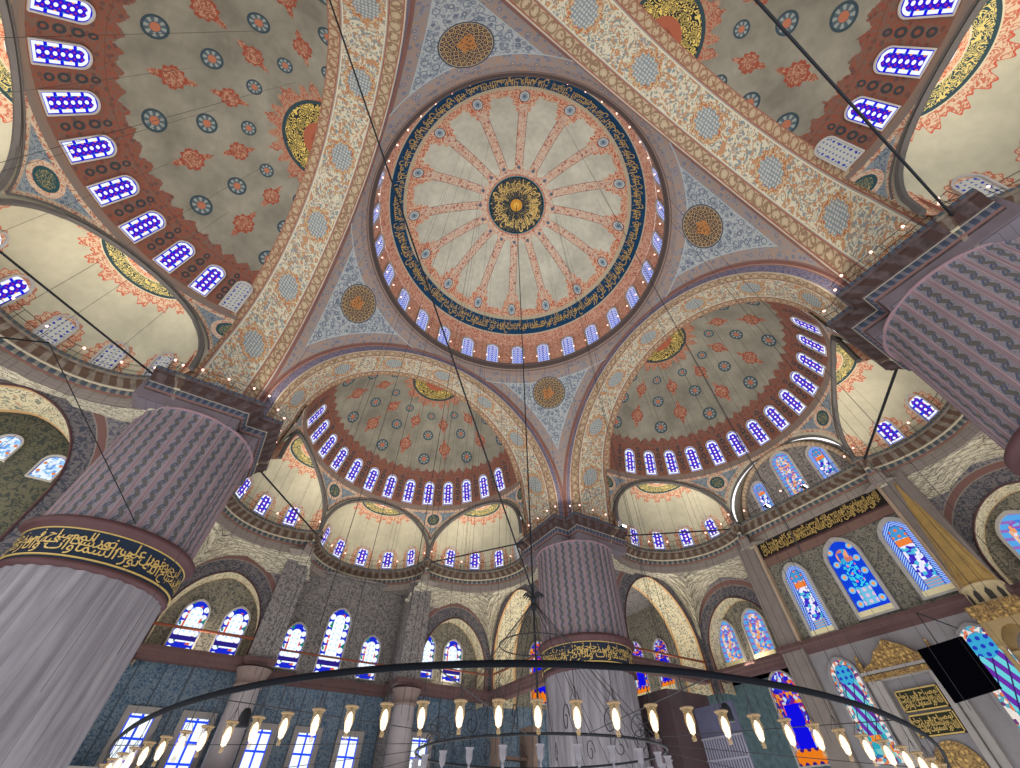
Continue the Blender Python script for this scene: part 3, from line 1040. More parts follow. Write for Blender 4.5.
for k, a in ROT.items():
    for e in EX[k]:
        Mx = Matrix.Rotation(a, 4, 'Z') @ Matrix.Translation((0, HC, 0)) @ Matrix.Rotation(radians(90 + e), 4, 'Z')
        if EX0 is None:
            EX0 = mesh_obj('exedra_dome', EV, EF, M_EX, ET, None, True); o = EX0
            mbm.build('arch_rim', m_plain('grey_rim', (92, 88, 86)), EX0)
        else:
            o = copy_tree(EX0)
        o.matrix_world = Mx
        tag(o, 'cream %s niche dome with gold crown medallion under the %s' % (EXPOS[e], SIDE[k]), 'niche dome', 'exedra domes', 'structure')
        for i, ps in enumerate((-60, -30, 0, 30, 60)):
            b = radians(ps)
            rb_ = 4.95
            M = Mx @ frame_at((8.66 + rb_ * cos(b), rb_ * sin(b), 17.55), b + pi, 0.16)
            lab = '%s arched window of the %s niche dome under the %s' % (ORD[i], EXPOS[e], SIDE[k].replace('half dome', 'dome', 1))
            kd = 'blind' if (k, e, i) in (('W', -60, 0), ('W', -60, 1), ('W', -60, 2), ('S', 60, 4), ('S', 60, 3), ('N', 60, 4), ('N', -60, 0), ('N', -60, 1), ('Q', 60, 4)) else 'jewel'
            window(nw(), lab.replace('arched', 'pale whitish' if kd == 'blind' else 'arched'), 0.46, 1.75, kd, M, 'pointed', 0.10, 0.10, 'niche dome windows')

# tympanum wall on the niche side (flat) -------------------------------------------
aQ = ROT['Q']
def QP(x, y, z): return rz((-y, x, z), aQ) if False else (x, y, z)
XT = 25.7
# arch barrel between cylinder r = 10 and the flat wall
V = []; T = []; Fq = []; n = 41
for i in range(n):
    t = pi * i / (n - 1)
    y = 4.84 * cos(t); z = 17.4 + 4.84 * sin(t)
    x0 = HC + sqrt(100 - y * y)
    for j, x in enumerate((x0, x0 + 0.12, XT)):
        V.append((max(x0, min(x, XT)), y, z)); T.append((i * 0.38, j * 0.6))
for i in range(n - 1):
    for j in range(2):
        Fq.append((i * 3 + j, (i + 1) * 3 + j, (i + 1) * 3 + j + 1, i * 3 + j + 1))
o = mesh_obj('tympanum_arch', V, Fq, m_plain('grey_buff_reveal', (142, 134, 122)), T, None, True)
tag(o, 'pinkish stone arch ring framing three windows above the long gold inscription', 'arch', None, 'structure')
V = [(XT, 5.1 * cos(t), 17.2 + 5.1 * sin(t)) for t in lin(0, pi, 40)]
o = mesh_obj('wall_tympanum', V, [tuple(range(40))], M_WALL, [(v[1], v[2]) for v in V])
tag(o, 'olive scroll painted wall behind the three windows over the long gold inscription', 'wall', None, 'structure')
mb = MB()
for ta, tb in zip(lin(0, pi, 41)[:-1], lin(0, pi, 41)[1:]):
    mb.bar((XT - 0.1, 4.55 * cos(ta), 17.4 + 4.55 * sin(ta)), (XT - 0.1, 4.55 * cos(tb), 17.4 + 4.55 * sin(tb)), 0.22, 6)
o2 = mb.build('stone_ring', M_CREAMST, o, True)
for lab, yc, zb, ht, w in (('left', 2.45, 17.5, 2.75, 0.52), ('middle', -0.25, 17.5, 4.1, 0.72), ('right', -2.85, 17.5, 3.1, 0.58)):
    window(nw(), '%s of the three pale blue windows inside the pink stone arch' % {'left': 'leftmost', 'middle': 'tallest, central one', 'right': 'rightmost'}[lab], w, ht,
           'mosaic' if lab == 'middle' else 'lace', frame_at((XT - 0.02, yc, zb), pi), 'round', 0.16, 0.14, 'windows in the tympanum', M_WFRAME)

# ------------------------------------------------------------------ gallery cornice
def k_is_cornice(prof): return len(prof) == 15


def sweep(mb, path, prof, closed=False):
    """path: list of (x, y) outer edge; prof: list of (back, z); back is measured away from the room = right of travel"""
    n = len(path); dirs = []
    for i in range(n - 1):
        dx = path[i + 1][0] - path[i][0]; dy = path[i + 1][1] - path[i][1]; L = hypot(dx, dy); dirs.append((dx / L, dy / L))
    mit = []
    for i in range(n):
        d0 = dirs[max(0, i - 1)]; d1 = dirs[min(n - 2, i)]
        n0 = (d0[1], -d0[0]); n1 = (d1[1], -d1[0])
        mx, my = n0[0] + n1[0], n0[1] + n1[1]; L = hypot(mx, my)
        if L < 1e-6: mit.append(n0); continue
        mx /= L; my /= L; c = mx * n0[0] + my * n0[1]
        c = max(c, 0.5); mit.append((mx / c, my / c))
    ds = [0.0]
    TT = [-0.2, 0, .14, .16, .20, .36, .40, .42, .45, .58, .60, .64, .66, .9, 1.0]
    tl = sum(hypot(prof[i + 1][0] - prof[i][0], prof[i + 1][1] - prof[i][1]) for i in range(len(prof) - 1))
    for i in range(len(prof) - 1): ds.append(ds[-1] + hypot(prof[i + 1][0] - prof[i][0], prof[i + 1][1] - prof[i][1]) / tl)
    if k_is_cornice(prof): ds = TT
    V = []; T = []; F = []; s = 0; k = len(prof)
    for i in range(n):
        if i: s += hypot(path[i][0] - path[i - 1][0], path[i][1] - path[i - 1][1])
        for j, (b, z) in enumerate(prof):
            V.append((path[i][0] + mit[i][0] * b, path[i][1] + mit[i][1] * b, z)); T.append((s, ds[j]))
    for i in range(n - 1):
        for j in range(k - 1):
            F.append((i * k + j, i * k + j + 1, (i + 1) * k + j + 1, (i + 1) * k + j))
    mb.add(V, F, T)


def arc(cx, cy, r, a0, a1, n): return [(cx + r * cos(radians(a)), cy + r * sin(radians(a))) for a in lin(a0, a1, n)]
PROF = [(1.6, 17.36), (0.0, 17.36), (0.0, 17.18), (0.10, 17.10), (0.14, 16.98), (0.42, 16.86), (0.52, 16.72), (0.55, 16.66), (0.62, 16.62), (0.66, 16.42), (0.74, 16.38), (0.78, 16.28), (0.86, 16.22), (0.9, 15.72), (1.9, 15.66)]
# pier cornice: cross-shaped inner corner, pier in the +x +y quarter, travelling so that the room is on the left
pc_path = [(17.25, 10.4), (11.6, 10.4), (11.6, 11.6), (10.4, 11.6), (10.4, 17.25)]
PIERN = {0: 'far middle pier', 1: 'left pier', 2: 'pier at the top edge', 3: 'right pier'}
C0 = None
for qi in range(4):
    if C0 is None:
        mb = MB(); sweep(mb, pc_path, PROF); C0 = mb.build('pier_cornice', M_CORN)
        # triangular soffit between the block and the round shaft
    else:
        o = C0.copy(); COL.objects.link(o)
    o = C0 if qi == 0 else o
    o.rotation_euler = (0, 0, qi * pi / 2)
    tag(o, 'dark bracketed cornice with stepped corner crowning the ' + PIERN[qi], 'cornice', 'pier cornices', 'structure')
# hall cornice along the exedrae (local N frame, from +x to -x)
def diag(sx):
    p = arc(7.5, 20.07, 4.72, -52, 114, 30)
    return p if sx > 0 else [(-x, y) for x, y in p[::-1]]
hallN = [(10.38, 15.8), (10.4, 16.3)] + diag(1)[2:] + [(5.35, 24.2), (4.98, 23.95), (4.62, 24.25)] + arc(0, 24.4, 4.72, 4, 176, 30) + [(-4.62, 24.25), (-4.98, 23.95), (-5.35, 24.2)] + diag(-1)[:-2] + [(-10.4, 16.3), (-10.38, 15.8)]
hallQ = [(10.38, 15.8), (10.4, 16.3)] + diag(1)[2:] + [(5.55, 24.3), (5.3, 23.95), (4.75, 23.95), (4.75, 24.55), (-4.75, 24.55), (-4.75, 23.95), (-5.3, 23.95), (-5.55, 24.3)] + diag(-1)[:-2] + [(-10.4, 16.3), (-10.38, 15.8)]
HC0 = None
for k, a in ROT.items():
    if k == 'Q':
        mb = MB(); sweep(mb, hallQ, PROF); o = mb.build('hall_cornice', M_CORNH)
    elif HC0 is None:
        mb = MB(); sweep(mb, hallN, PROF); HC0 = mb.build('hall_cornice', M_CORNH); o = HC0
    else:
        o = HC0.copy(); COL.objects.link(o)
    o.rotation_euler = (0, 0, a)
    tag(o, 'bracketed gallery cornice curving below the niches of the ' + SIDE[k], 'cornice', 'hall cornices', 'structure')

# ------------------------------------------------------------------ piers
PC = 14.36
PL = {0: 'massive round marble pier in the middle distance, fluted above its gold script band', 1: 'huge round marble pier filling the left edge, fluted above its gold script band',
      2: 'round pier standing behind the viewer', 3: 'huge round fluted pier leaning in from the right edge'}
for qi in range(4):
    a = qi * pi / 2 + pi / 4
    cx, cy = PC * sqrt(2) * cos(a), PC * sqrt(2) * sin(a)
    e = empty('pier', (cx, cy, -1.6))
    tag(e, PL[qi], 'pier', 'great piers', 'structure')
    ia = a + pi
    # marble shaft with shallow convex staves
    V = []; T = []; F = []; NS = 32; sub = 6
    zs_ = lin(0, 8.9, 8)
    tot = NS * sub
    for z in zs_:
        for i in range(tot + 1):
            f = (i % sub) / sub; r = 2.98 + 0.075 * sin(pi * f)
            t = 2 * pi * i / tot
            V.append((r * cos(t), r * sin(t), z)); T.append((t * 3.157, z))
    for j in range(len(zs_) - 1):
        for i in range(tot):
            F.append((j * (tot + 1) + i, j * (tot + 1) + i + 1, (j + 1) * (tot + 1) + i + 1, (j + 1) * (tot + 1) + i))
    mesh_obj('marble_shaft', V, F, M_MARB, T, e, True)
    # band
    mb = MB(); mb.lathe([(3.02, 8.78), (3.16, 8.84), (3.22, 8.95), (3.16, 9.04), (3.14, 9.06)], n=72); mb.build('lower_moulding', M_MAROON, e, True)
    mb = MB(); mb.lathe([(3.13, 9.05), (3.17, 9.5), (3.2, 10.3)], n=96); bd = mb.build('inscription_band', M_NAVY, e, True)
    mb = MB()
    for z in (9.13, 10.25): mb.lathe([(3.17, z), (3.235, z + 0.015), (3.235, z + 0.05), (3.17, z + 0.065)], n=96)
    def band(x, y, off=qi):
        t = ia - 1.9 + x / 3.2
        return (3.225 * cos(t), 3.225 * sin(t), 9.22 + y)
    random.seed(qi)
    lay_text(mb, PH[qi:] + PH[:qi], 3.2 * 3.8, 0.98, band, 3, 0.006, frac=0.62)
    mb.build('gilded_script', M_GOLD, bd)
    mb = MB(); mb.lathe([(3.2, 10.3), (3.26, 10.33), (3.28, 10.39), (3.40, 10.44), (3.50, 10.54), (3.50, 10.66), (3.40, 10.76), (3.25, 10.80), (3.1, 10.82)], n=96)
    mb.build('roll_moulding', M_MAROON, e, True)
    # fluted shaft with rounded heads
    V = []; T = []; F = []; NS = 32; sub = 8; tot = NS * sub
    zs_ = [10.75] + lin(11.1, 16.9, 12) + [17.05, 17.2, 17.3, 17.34]
    for z in zs_:
        for i in range(tot + 1):
            f = ((i + sub / 2) % sub) / sub - 0.5     # 0 at the middle of a flute
            x = abs(f) * 2
            head = 17.05 + 0.24 * sqrt(max(0, 1 - x * x))
            ins = 0.0 if z > head - 0.04 or x > 0.86 else -0.075
            r = 3.16 + ins
            t = 2 * pi * i / tot
            V.append((r * cos(t), r * sin(t), z)); T.append((t * 3.15, z))
    for j in range(len(zs_) - 1):
        for i in range(tot):
            F.append((j * (tot + 1) + i, j * (tot + 1) + i + 1, (j + 1) * (tot + 1) + i + 1, (j + 1) * (tot + 1) + i))
    mesh_obj('fluted_shaft', V, F, M_FLUTE, T, e, True)
    mb = MB(); mb.lathe([(3.1, 17.28), (3.26, 17.3), (3.28, 17.36), (3.2, 17.42)], n=96)
    mb.build('upper_bead', m_plain('mauve_bead', (146, 118, 124)), e, True)
    # block above the shaft that meets the cornice
    mb = MB()
    s_, t_ = 11.25, 12.45
    def B2(x0, x1, y0, y1, z0=17.32, z1=18.6):
        # pier-local coordinates in the +x+y quarter, rotated to this pier
        c = [(x0, y0), (x1, y0), (x1, y1), (x0, y1)]
        P = []
        for z in (z0, z1):
            for (x, y) in c:
                w = rz((x, y, 0), qi * pi / 2); P.append((w[0] - cx, w[1] - cy, z))
        mb.add(P, [(0, 3, 2, 1), (4, 5, 6, 7), (0, 1, 5, 4), (1, 2, 6, 5), (2, 3, 7, 6), (3, 0, 4, 7)])
    B2(s_, 17.5, t_, 17.5); B2(t_, 17.5, s_, t_)
    mb.build('pier_head', m_plain('mauve_brick', (112, 102, 108)), e)

# ------------------------------------------------------------------ arch walls, aisles and stalactites
def arch_z(x, hw, zs, rise):
    t = min(1.0, abs(x) / hw)
    # slightly pointed
    return zs + rise * (sqrt(max(0.0, 1 - t ** 2.0)) * 0.9 + 0.1 * (1 - t))


def arch_wall(name, P, x0, x1, z0, z1, xc, hw, zs, rise, depth, label, parentless=True, ring=True):
    """P(x, d, z): d = depth behind the face"""
    V = []; T = []; F = []; n = 40
    xs = lin(xc - hw, xc + hw, n)
    xs = [xc - hw * cos(pi * i / (n - 1)) for i in range(n)]
    cols = [x0, (x0 + xc - hw) / 2] + xs + [(x1 + xc + hw) / 2, x1]
    rows = 12
    for x in cols:
        inside = abs(x - xc) <= hw + 1e-6
        zb = arch_z(x - xc, hw, zs, rise) if inside else zs
        for j in range(rows):
            z = zb + (z1 - zb) * (j / (rows - 1)) ** 1.3
            V.append(P(x, 0, z))
            # distance outside the opening
            if z < zs: e = abs(x - xc) - hw
            else:
                q = hypot((x - xc) / hw, (z - zs) / rise); e = (q - 1) * (hw + rise) / 2
            T.append((max(e, 0), z))
    k = rows
    for i in range(len(cols) - 1):
        if abs(cols[i] - (xc - hw)) < 1e-6 and False: continue
        for j in range(rows - 1):
            F.append((i * k + j, i * k + j + 1, (i + 1) * k + j + 1, (i + 1) * k + j))
    # jambs of the side strips below the springing: rebuild side columns down to z0
    fo = mesh_obj(name, V, F, M_AWALL, T)
    mb = MB()
    for (xa, xb) in ((x0, xc - hw), (xc + hw, x1)):
        mb.add([P(xa, 0, z0), P(xb, 0, z0), P(xb, 0, zs + 0.02), P(xa, 0, zs + 0.02)], [(0, 1, 2, 3)], [(1.6, z0), (0.0 if xb > xa else 0, z0), (0.0, zs), (1.6, zs)])
    mb.build('jamb_face', M_AWALL, fo)
    # soffit
    V = []; T = []; F = []
    pts = [(xc - hw, z0), (xc - hw, (z0 + zs) / 2)] + [(x, arch_z(x - xc, hw, zs, rise)) for x in xs] + [(xc + hw, (z0 + zs) / 2), (xc + hw, z0)]
    s = 0; ds = [0.0, depth * 0.25, depth * 0.5, depth * 0.75, depth]
    for i, (x, z) in enumerate(pts):
        if i: s += hypot(x - pts[i - 1][0], z - pts[i - 1][1])
        for d in ds: V.append(P(x, d, z)); T.append((s, d / depth * 2.4))
    k = len(ds)
    for i in range(len(pts) - 1):
        for j in range(k - 1): F.append((i * k + j, (i + 1) * k + j, (i + 1) * k + j + 1, i * k + j + 1))
    mesh_obj('soffit', V, F, M_ASOFF, T, fo, True)
    if ring:
        mb = MB()
        for (xa, za), (xb, zb) in zip(pts[:-1], pts[1:]):
            mb.bar(P(xa, -0.02, za), P(xb, -0.02, zb), 0.06, 5)
        mb.build('edge_roll', M_MAROON, fo)
    tag(fo, label, 'arch', None, 'structure')
    return fo


def muqarnas(k, sx, label):
    """local N frame, corner exedra on side sx"""
    a = ROT[k]
    V = []; T = []; F = []
    ths = lin(-46, 117, 164)
    steps = 7
    rowsT = []
    for j in range(steps):
        rowsT += [(j / steps, j / steps), ((j + 0.96) / steps, j / steps)]      # (z fraction, offset fraction)
        if j < steps - 1: rowsT += [((j + 1) / steps, (j + 1) / steps)]
    Ex, Ey, r = 7.5, 20.07, 4.72 + 0.95
    for th in ths:
        c, s = cos(radians(th)), sin(radians(th))
        A = (Ex + r * c, Ey + r * s)
        # ray to the box corner walls
        tx = (13.28 - Ex) / c if c > 1e-6 else 1e9
        ty = (26.48 - Ey) / s if s > 1e-6 else 1e9
        t = min(tx, ty)
        if t < r: t = r + 0.02
        L = (Ex + t * c, max(17.0, Ey + t * s))
        # lowest height of the stalactites: deep in the corner and between the arches
        if tx <= ty:
            yy = L[1]; q = abs(yy - 22.0)
            zb = arch_z(q, 4.3, 10.5, 5.0) + 0.55 if q < 4.3 else 10.9
            if yy < 22: zb = max(zb, 15.2)
        else:
            xx = L[0]; q = abs(xx - 9.6)
            zb = arch_z(q, 3.6, 10.2, 3.9) + 0.9 if q < 3.6 else 11.0
            if xx < 9.6: zb = max(zb, 14.2)
        zb = max(11.1, min(15.5, zb))
        for ji, (fz, fo) in enumerate(rowsT):
            j = int(fo * steps + 1e-6)
            nsc = 9
            scal = 0.55 * abs(sin(radians(th) * nsc * 1.6 + j * 1.57))
            f2 = min(1.0, fo + scal * 0.28)
            z = 15.74 - (15.74 - zb) * fz
            x = A[0] + (L[0] - A[0]) * f2; y = A[1] + (L[1] - A[1]) * f2
            V.append((sx * x, y, z)); T.append((radians(th) * 5, fz))
    m_ = len(rowsT)
    for i in range(len(ths) - 1):
        for j in range(m_ - 1): F.append((i * m_ + j, i * m_ + j + 1, (i + 1) * m_ + j + 1, (i + 1) * m_ + j))
    o = mesh_obj('stalactite_corbel', V, F, M_MUQ, T)
    o.rotation_euler = (0, 0, a)
    tag(o, label, 'stalactite vault', 'stalactite corbels', 'structure')


def rotP(k, f):
    a = ROT[k]
    return lambda x, d, z: rz(f(x, d, z), a)


for k, sx, lab in (('N', 1, 'stalactite carving in the corner just left of the far middle pier'), ('N', -1, 'stalactite carving in the corner behind the left pier'),
                   ('Q', -1, 'pale stalactite carving in the corner just right of the far middle pier'), ('Q', 1, 'stalactite carving beside the tip of the gilded spire'),
                   ('W', 1, 'stalactite carving at the left edge above the curved dark cornice'), ('W', -1, 'stalactite carving in a corner outside the picture')):
    if (k, sx) == ('W', -1): continue
    muqarnas(k, sx, lab)
for k, sx, lab in (('N', 1, 'tall arch with cream soffit springing from the left of the far middle pier'), ('N', -1, 'side arch hidden behind the left pier'),
                   ('Q', -1, 'tall arch with cream soffit springing from the right of the far middle pier'), ('Q', 1, 'side arch hidden behind the right pier'),
                   ('W', 1, 'arch with cream soffit and two small windows at the left edge')):
    arch_wall('wall_arcade', rotP(k, lambda x, d, z, sx=sx: (sx * (13.3 + d), x, z)), 16.2, 26.5, -1.6 if k == 'W' else 7.4, 16.0, 21.95, 4.1, 10.5, 5.0, 2.4, lab)
for k, sx, lab in (('N', 1, 'painted arch left of the star finial framing two blue windows'), ('N', -1, 'white-edged arch right of the left pier framing two blue windows'),
                   ('Q', -1, 'painted arch right of the far middle pier framing two pale windows'), ('Q', 1, 'painted arch right of the gilded spire')):
    dz = -0.35 if k == 'Q' else 0.0
    arch_wall('wall_arch', rotP(k, lambda x, d, z, sx=sx: (sx * x, 26.5 + d, z)), 6.3, 13.3, 7.4, 16.0, 9.62, 3.1, 10.0, 3.75 + dz, 1.5, lab)

# outer window walls
mb = MB()
def pane_wall(name, P, x0, x1, z0, z1, m, label, cat='wall'):
    o = mesh_obj(name, [P(x0, 0, z0), P(x1, 0, z0), P(x1, 0, z1), P(x0, 0, z1)], [(0, 1, 2, 3)], m, [(x0, z0), (x1, z0), (x1, z1), (x0, z1)])
    return tag(o, label, cat, None, 'structure')
M_TYMP = mat('dark_olive_scroll_wall', lambda g: m_wallpaint(g, (134, 128, 114), (88, 90, 88), (110, 106, 94), (150, 142, 120)), 0.85)
for k, lab in (('N', 'far left'), ('Q', 'niche side')):
    Pk = rotP(k, lambda x, d, z: (x, 27.95, z))
    pane_wall('wall_upper', Pk, 4.9, 27.95, 8.0, 16.2, M_TYMP, 'dark olive window wall seen through the arches on the %s, right part' % lab)
    pane_wall('wall_upper', Pk, -27.95, -4.9, 8.0, 16.2, M_TYMP, 'dark olive window wall seen through the arches on the %s, left part' % lab)
Pn = rotP('N', lambda x, d, z: (x, 27.95, z))
pane_wall('wall_tiled', Pn, 4.9, 27.95, -1.6, 8.0, M_TILE, 'blue tiled wall below the ledge left of the far middle pier')
pane_wall('wall_tiled', Pn, -27.95, -4.9, -1.6, 8.0, M_TILE, 'blue tiled wall below the two windows right of the left pier')
pane_wall('wall_tiled', rotP('N', lambda x, d, z: (x, 29.3, z)), -4.9, 4.9, -1.6, 8.2, M_TILE, 'blue tiled wall below the group of three blue windows')
pane_wall('wall_recess', rotP('N', lambda x, d, z: (x, 29.3, z)), -4.9, 4.9, 8.2, 16.2, M_WALL, 'painted wall around the three blue windows of the far recess')
for sx in (1, -1):
    pane_wall('wall_jamb', (lambda x, d, z, sx=sx: (sx * 4.9, x, z)), 26.5, 29.3, -1.6, 16.2, M_WALL, 'painted side wall of the far recess, %s' % ('right' if sx > 0 else 'left'))
# lower part of the niche side wall
Pq = rotP('Q', lambda x, d, z: (x, 27.95, z))
pane_wall('wall_lower', Pq, 5.6, 27.95, -1.6, 8.4, M_GMARB, 'grey marble wall right of the gilded niche')
pane_wall('wall_lower', Pq, -27.95, -5.6, -1.6, 8.4, m_plain('green_blue_tile_wall', (86, 108, 114), 0.3, 3.0, rough=0.35), 'dark green-blue wall around the royal blue window')
pane_wall('wall_niche', rotP('Q', lambda x, d, z: (x, 25.7, z)), -5.0, 5.0, 8.6, 17.2, M_TYMP, 'olive scroll wall around the three tall coloured windows')
pane_wall('wall_niche', rotP('Q', lambda x, d, z: (x, 25.7, z)), -5.6, 5.6, -1.6, 8.6, M_GMARB, 'grey marble wall carrying the gilded niche')
for sx in (1, -1):
    mb = MB(); P = rotP('Q', lambda x, d, z: (x, d, z))
    def qb(x0, x1, y0, y1, z0, z1):
        V = [P(x, y, z) for z in (z0, z1) for y in (y0, y1) for x in (sx * x0, sx * x1)]
        mb.add(V, [(0, 2, 3, 1), (4, 5, 7, 6), (0, 1, 5, 4), (2, 6, 7, 3), (0, 4, 6, 2), (1, 3, 7, 5)])
    qb(4.85, 6.4, 25.35, 27.2, -1.6, 16.0)
    o = mb.build('wall_pilaster', M_STONE if False else m_plain('grey_brown_pilaster', (132, 122, 116)))
    mb = MB(); qb(4.72, 4.9, 25.25, 25.7, 8.8, 16.0); mb.build('corner_bead', M_CREAMST, o)
    tag(o, 'grey pilaster on the %s of the three tall coloured windows' % ('left' if sx < 0 else 'right'), 'pilaster', None, 'structure')
for sx in (1, -1):
    mb = MB(); mb.box(sx * 4.6, sx * 6.45, 25.9, 27.1, 8.0, 16.0)
    o = mb.build('wall_pilaster', M_WALL)
    tag(o, 'painted pilaster %s of the three blue windows in the far recess' % ('right' if sx > 0 else 'left'), 'pilaster', None, 'structure')
    mb = MB(); mb.lathe([(0.84, -1.6), (0.82, 6.3), (0.78, 6.75)], sx * 5.65, 26.35, 0, 24)
    c = mb.build('column', m_plain('mauve_grey_column', (158, 150, 152), rough=0.45), None, True)
    mb = MB(); mb.lathe([(0.8, 6.75), (0.92, 6.8), (0.92, 6.95), (0.85, 7.0), (0.95, 7.4), (1.15, 7.8)], sx * 5.65, 26.35, 0, 24); mb.build('capital', m_plain('brown_capital', (128, 110, 104)), c, True)
    tag(c, 'round grey column below the ledge, %s' % ('right of the tiled far wall' if sx > 0 else 'between the tiled walls right of the left pier'), 'column', None, 'structure')

# ledges --------------------------------------------------------------------------
LP = [(0.30, 8.45), (0.0, 8.42), (0.0, 8.2), (0.12, 8.12), (0.16, 7.98), (0.35, 7.9), (0.4, 7.7), (0.9, 7.66)]
mb = MB(); sweep(mb, [(13.0, 17.2), (13.0, 26.1), (6.6, 26.1), (6.6, 25.6), (4.5, 25.6), (4.5, 28.8), (-4.5, 28.8), (-4.5, 25.6), (-6.6, 25.6), (-6.6, 26.1), (-13.0, 26.1), (-13.0, 17.2)], LP)
o = mb.build('wall_ledge', M_LEDGE); tag(o, 'maroon ledge running below the blue windows of the far left wall', 'ledge', None, 'structure')
mb = MB(); sweep(mb, [(x, z) for x, z in [(13.0, 17.2), (13.0, 26.25), (6.6, 26.25), (6.6, 25.2), (4.75, 25.2), (4.75, 25.3), (-4.75, 25.3), (-4.75, 25.2), (-6.6, 25.2), (-6.6, 26.25), (-13.0, 26.25), (-13.0, 17.2)]], [(b, z + 0.42) for b, z in LP])
o = mb.build('wall_ledge', M_LEDGE); o.rotation_euler = (0, 0, ROT['Q']); tag(o, 'maroon ledge running below the tall coloured windows of the niche wall', 'ledge', None, 'structure')
# marble gallery front under the tiled wall
mb = MB(); mb.box(-27, 13, 24.6, 24.9, 1.3, 2.35); mb.box(-27, 13, 24.4, 25.0, 2.3, 2.5); mb.box(-27, 13, 24.4, 27.2, 1.0, 1.3)
for i in range(40): mb.box(-26.6 + i, -26.5 + i, 24.52, 24.62, 1.3, 2.3)
o = mb.build('gallery_parapet', M_STONE); tag(o, 'carved grey stone gallery parapet at the foot of the tiled far wall', 'parapet', None, 'structure')
# wall standing inside the left edge arch
pane_wall('wall_infill', rotP('W', lambda x, d, z: (15.85, x, z)), 16.0, 27.0, -1.6, 16.2, mat('deep_olive_wall', lambda g: m_wallpaint(g, (92, 90, 74), (58, 64, 60), (76, 76, 62), (110, 104, 84)), 0.85), 'dark olive wall inside the arch at the left edge')  # infill wall in a deeper olive mix of the scroll paint
mb = MB(); mb.box(4.9, 13.3, 26.55, 28.3, 15.95, 16.2); mb.box(-13.3, -4.9, 26.55, 28.3, 15.95, 16.2); mb.box(-4.9, 4.9, 29.0, 29.6, 16.1, 16.3); mb.box(26.55, 28.3, -13.3, -4.9, 15.95, 16.2); mb.box(26.55, 28.3, 4.9, 13.3, 15.95, 16.2); mb.box(13.4, 28.3, 13.4, 28.3, 15.9, 16.2); mb.box(-28.3, -13.4, 13.4, 28.3, 15.9, 16.2); mb.box(13.4, 28.3, -28.3, -13.4, 15.9, 16.2)
o = mb.build('ceiling', M_WALL); o['kind'] = 'structure'; o['label'] = 'plain aisle ceiling behind the arches'

# windows of the far left wall
def wN(label, x, zb, w, H, kind, y=27.2, top='pointed', **kw):
    if y == 27.2:
        y = 27.9; k_ = (27.9 + 11.66) / (27.2 + 11.66); x = -8.085 + (x + 8.085) * k_; zb *= k_; w *= k_; H *= k_
    return window(nw(), label, w, H, kind, frame_at((x, y, zb), -pi / 2), top, **kw)
wN('left of the two blue windows in the white-edged arch right of the left pier', -10.75, 8.6, 0.78, 3.0, 'bluewhite', group='far wall windows')
wN('right of the two blue windows in the white-edged arch right of the left pier', -8.05, 8.6, 0.78, 3.0, 'bluewhite', group='far wall windows')
wN('left of the three blue windows in the far recess', -3.45, 8.75, 0.76, 3.1, 'bluewhite', 29.25, group='far wall windows')
wN('tall central one of the three blue windows in the far recess', -0.35, 8.75, 0.9, 4.75, 'bluewhite', 29.25, group='far wall windows')
wN('right of the three blue windows in the far recess', 2.85, 8.75, 0.76, 3.1, 'bluewhite', 29.25, group='far wall windows')
wN('narrow blue window at the left inside the arch left of the star finial', 7.2, 8.95, 0.72, 3.1, 'bluewhite', group='far wall windows')
wN('wider blue window inside the arch left of the star finial', 9.75, 8.95, 0.86, 3.1, 'bluewhite', group='far wall windows')
wN('red and blue window between the star finial and the far middle pier', 19.2, 8.3, 1.15, 5.0, 'royal', group='corner bay windows')
def wQ(label, y, zb, w, H, kind, x=25.65, top='pointed', **kw):
    if x > 27:
        k_ = (27.9 + 8.085) / (x + 8.085); x = 27.9; y = -11.66 + (y + 11.66) * k_; zb *= k_; w *= k_; H *= k_
    return window(nw(), label, w, H, kind, frame_at((x, y, zb), pi), top, **kw)
wQ('leftmost of the three tall windows under the long gold inscription', 3.1, 8.95, 0.74, 4.45, 'lace', fw=0.2, dep=0.2, sill=1, group='tall coloured windows')
wQ('deep blue middle one of the three tall windows under the long gold inscription', -0.45, 9.15, 0.98, 4.6, 'garden', fw=0.22, dep=0.2, sill=1, group='tall coloured windows')
wQ('rightmost of the three tall windows, beside the gilded spire', -3.95, 9.2, 0.76, 4.4, 'lace', fw=0.22, dep=0.2, sill=1, group='tall coloured windows')
wQ('left of the two pale windows in the arch right of the far middle pier', 11.25, 9.05, 0.82, 3.1, 'mosaic', 27.2, fw=0.14, sill=1, group='arch pair windows')
wQ('right of the two pale windows in the arch right of the far middle pier', 8.55, 9.05, 0.86, 3.2, 'mosaic', 27.2, fw=0.14, sill=1, group='arch pair windows')
wQ('red and yellow window at the right edge above the screen', -8.75, 9.0, 0.95, 3.2, 'mosaic', 27.2, fw=0.16, sill=1, group='arch pair windows')
wQ('window hidden at the right edge beyond the gilded spire', -11.4, 9.0, 0.86, 3.1, 'mosaic', 27.2, fw=0.14, sill=1, group='arch pair windows')
wQ('slender red and blue window touching the right side of the far middle pier', 21.6, 8.7, 0.85, 4.4, 'royal', 27.2, fw=0.1, sill=1, group='corner bay windows')
wQ('second slender red and blue window right of the far middle pier', 18.5, 8.7, 0.8, 3.9, 'royal', 27.2, fw=0.1, sill=1, group='corner bay windows')
wQ('royal blue and red window low down between the lamps', 8.25, 3.0, 1.0, 5.0, 'royal', 27.1, 'pointed', fw=0.12, group='low niche wall windows')
wQ('diagonal purple and turquoise window left of the gilded niche', 3.25, 2.6, 0.82, 4.9, 'trellis', fw=0.12, fmat=M_GMARB, group='low niche wall windows')
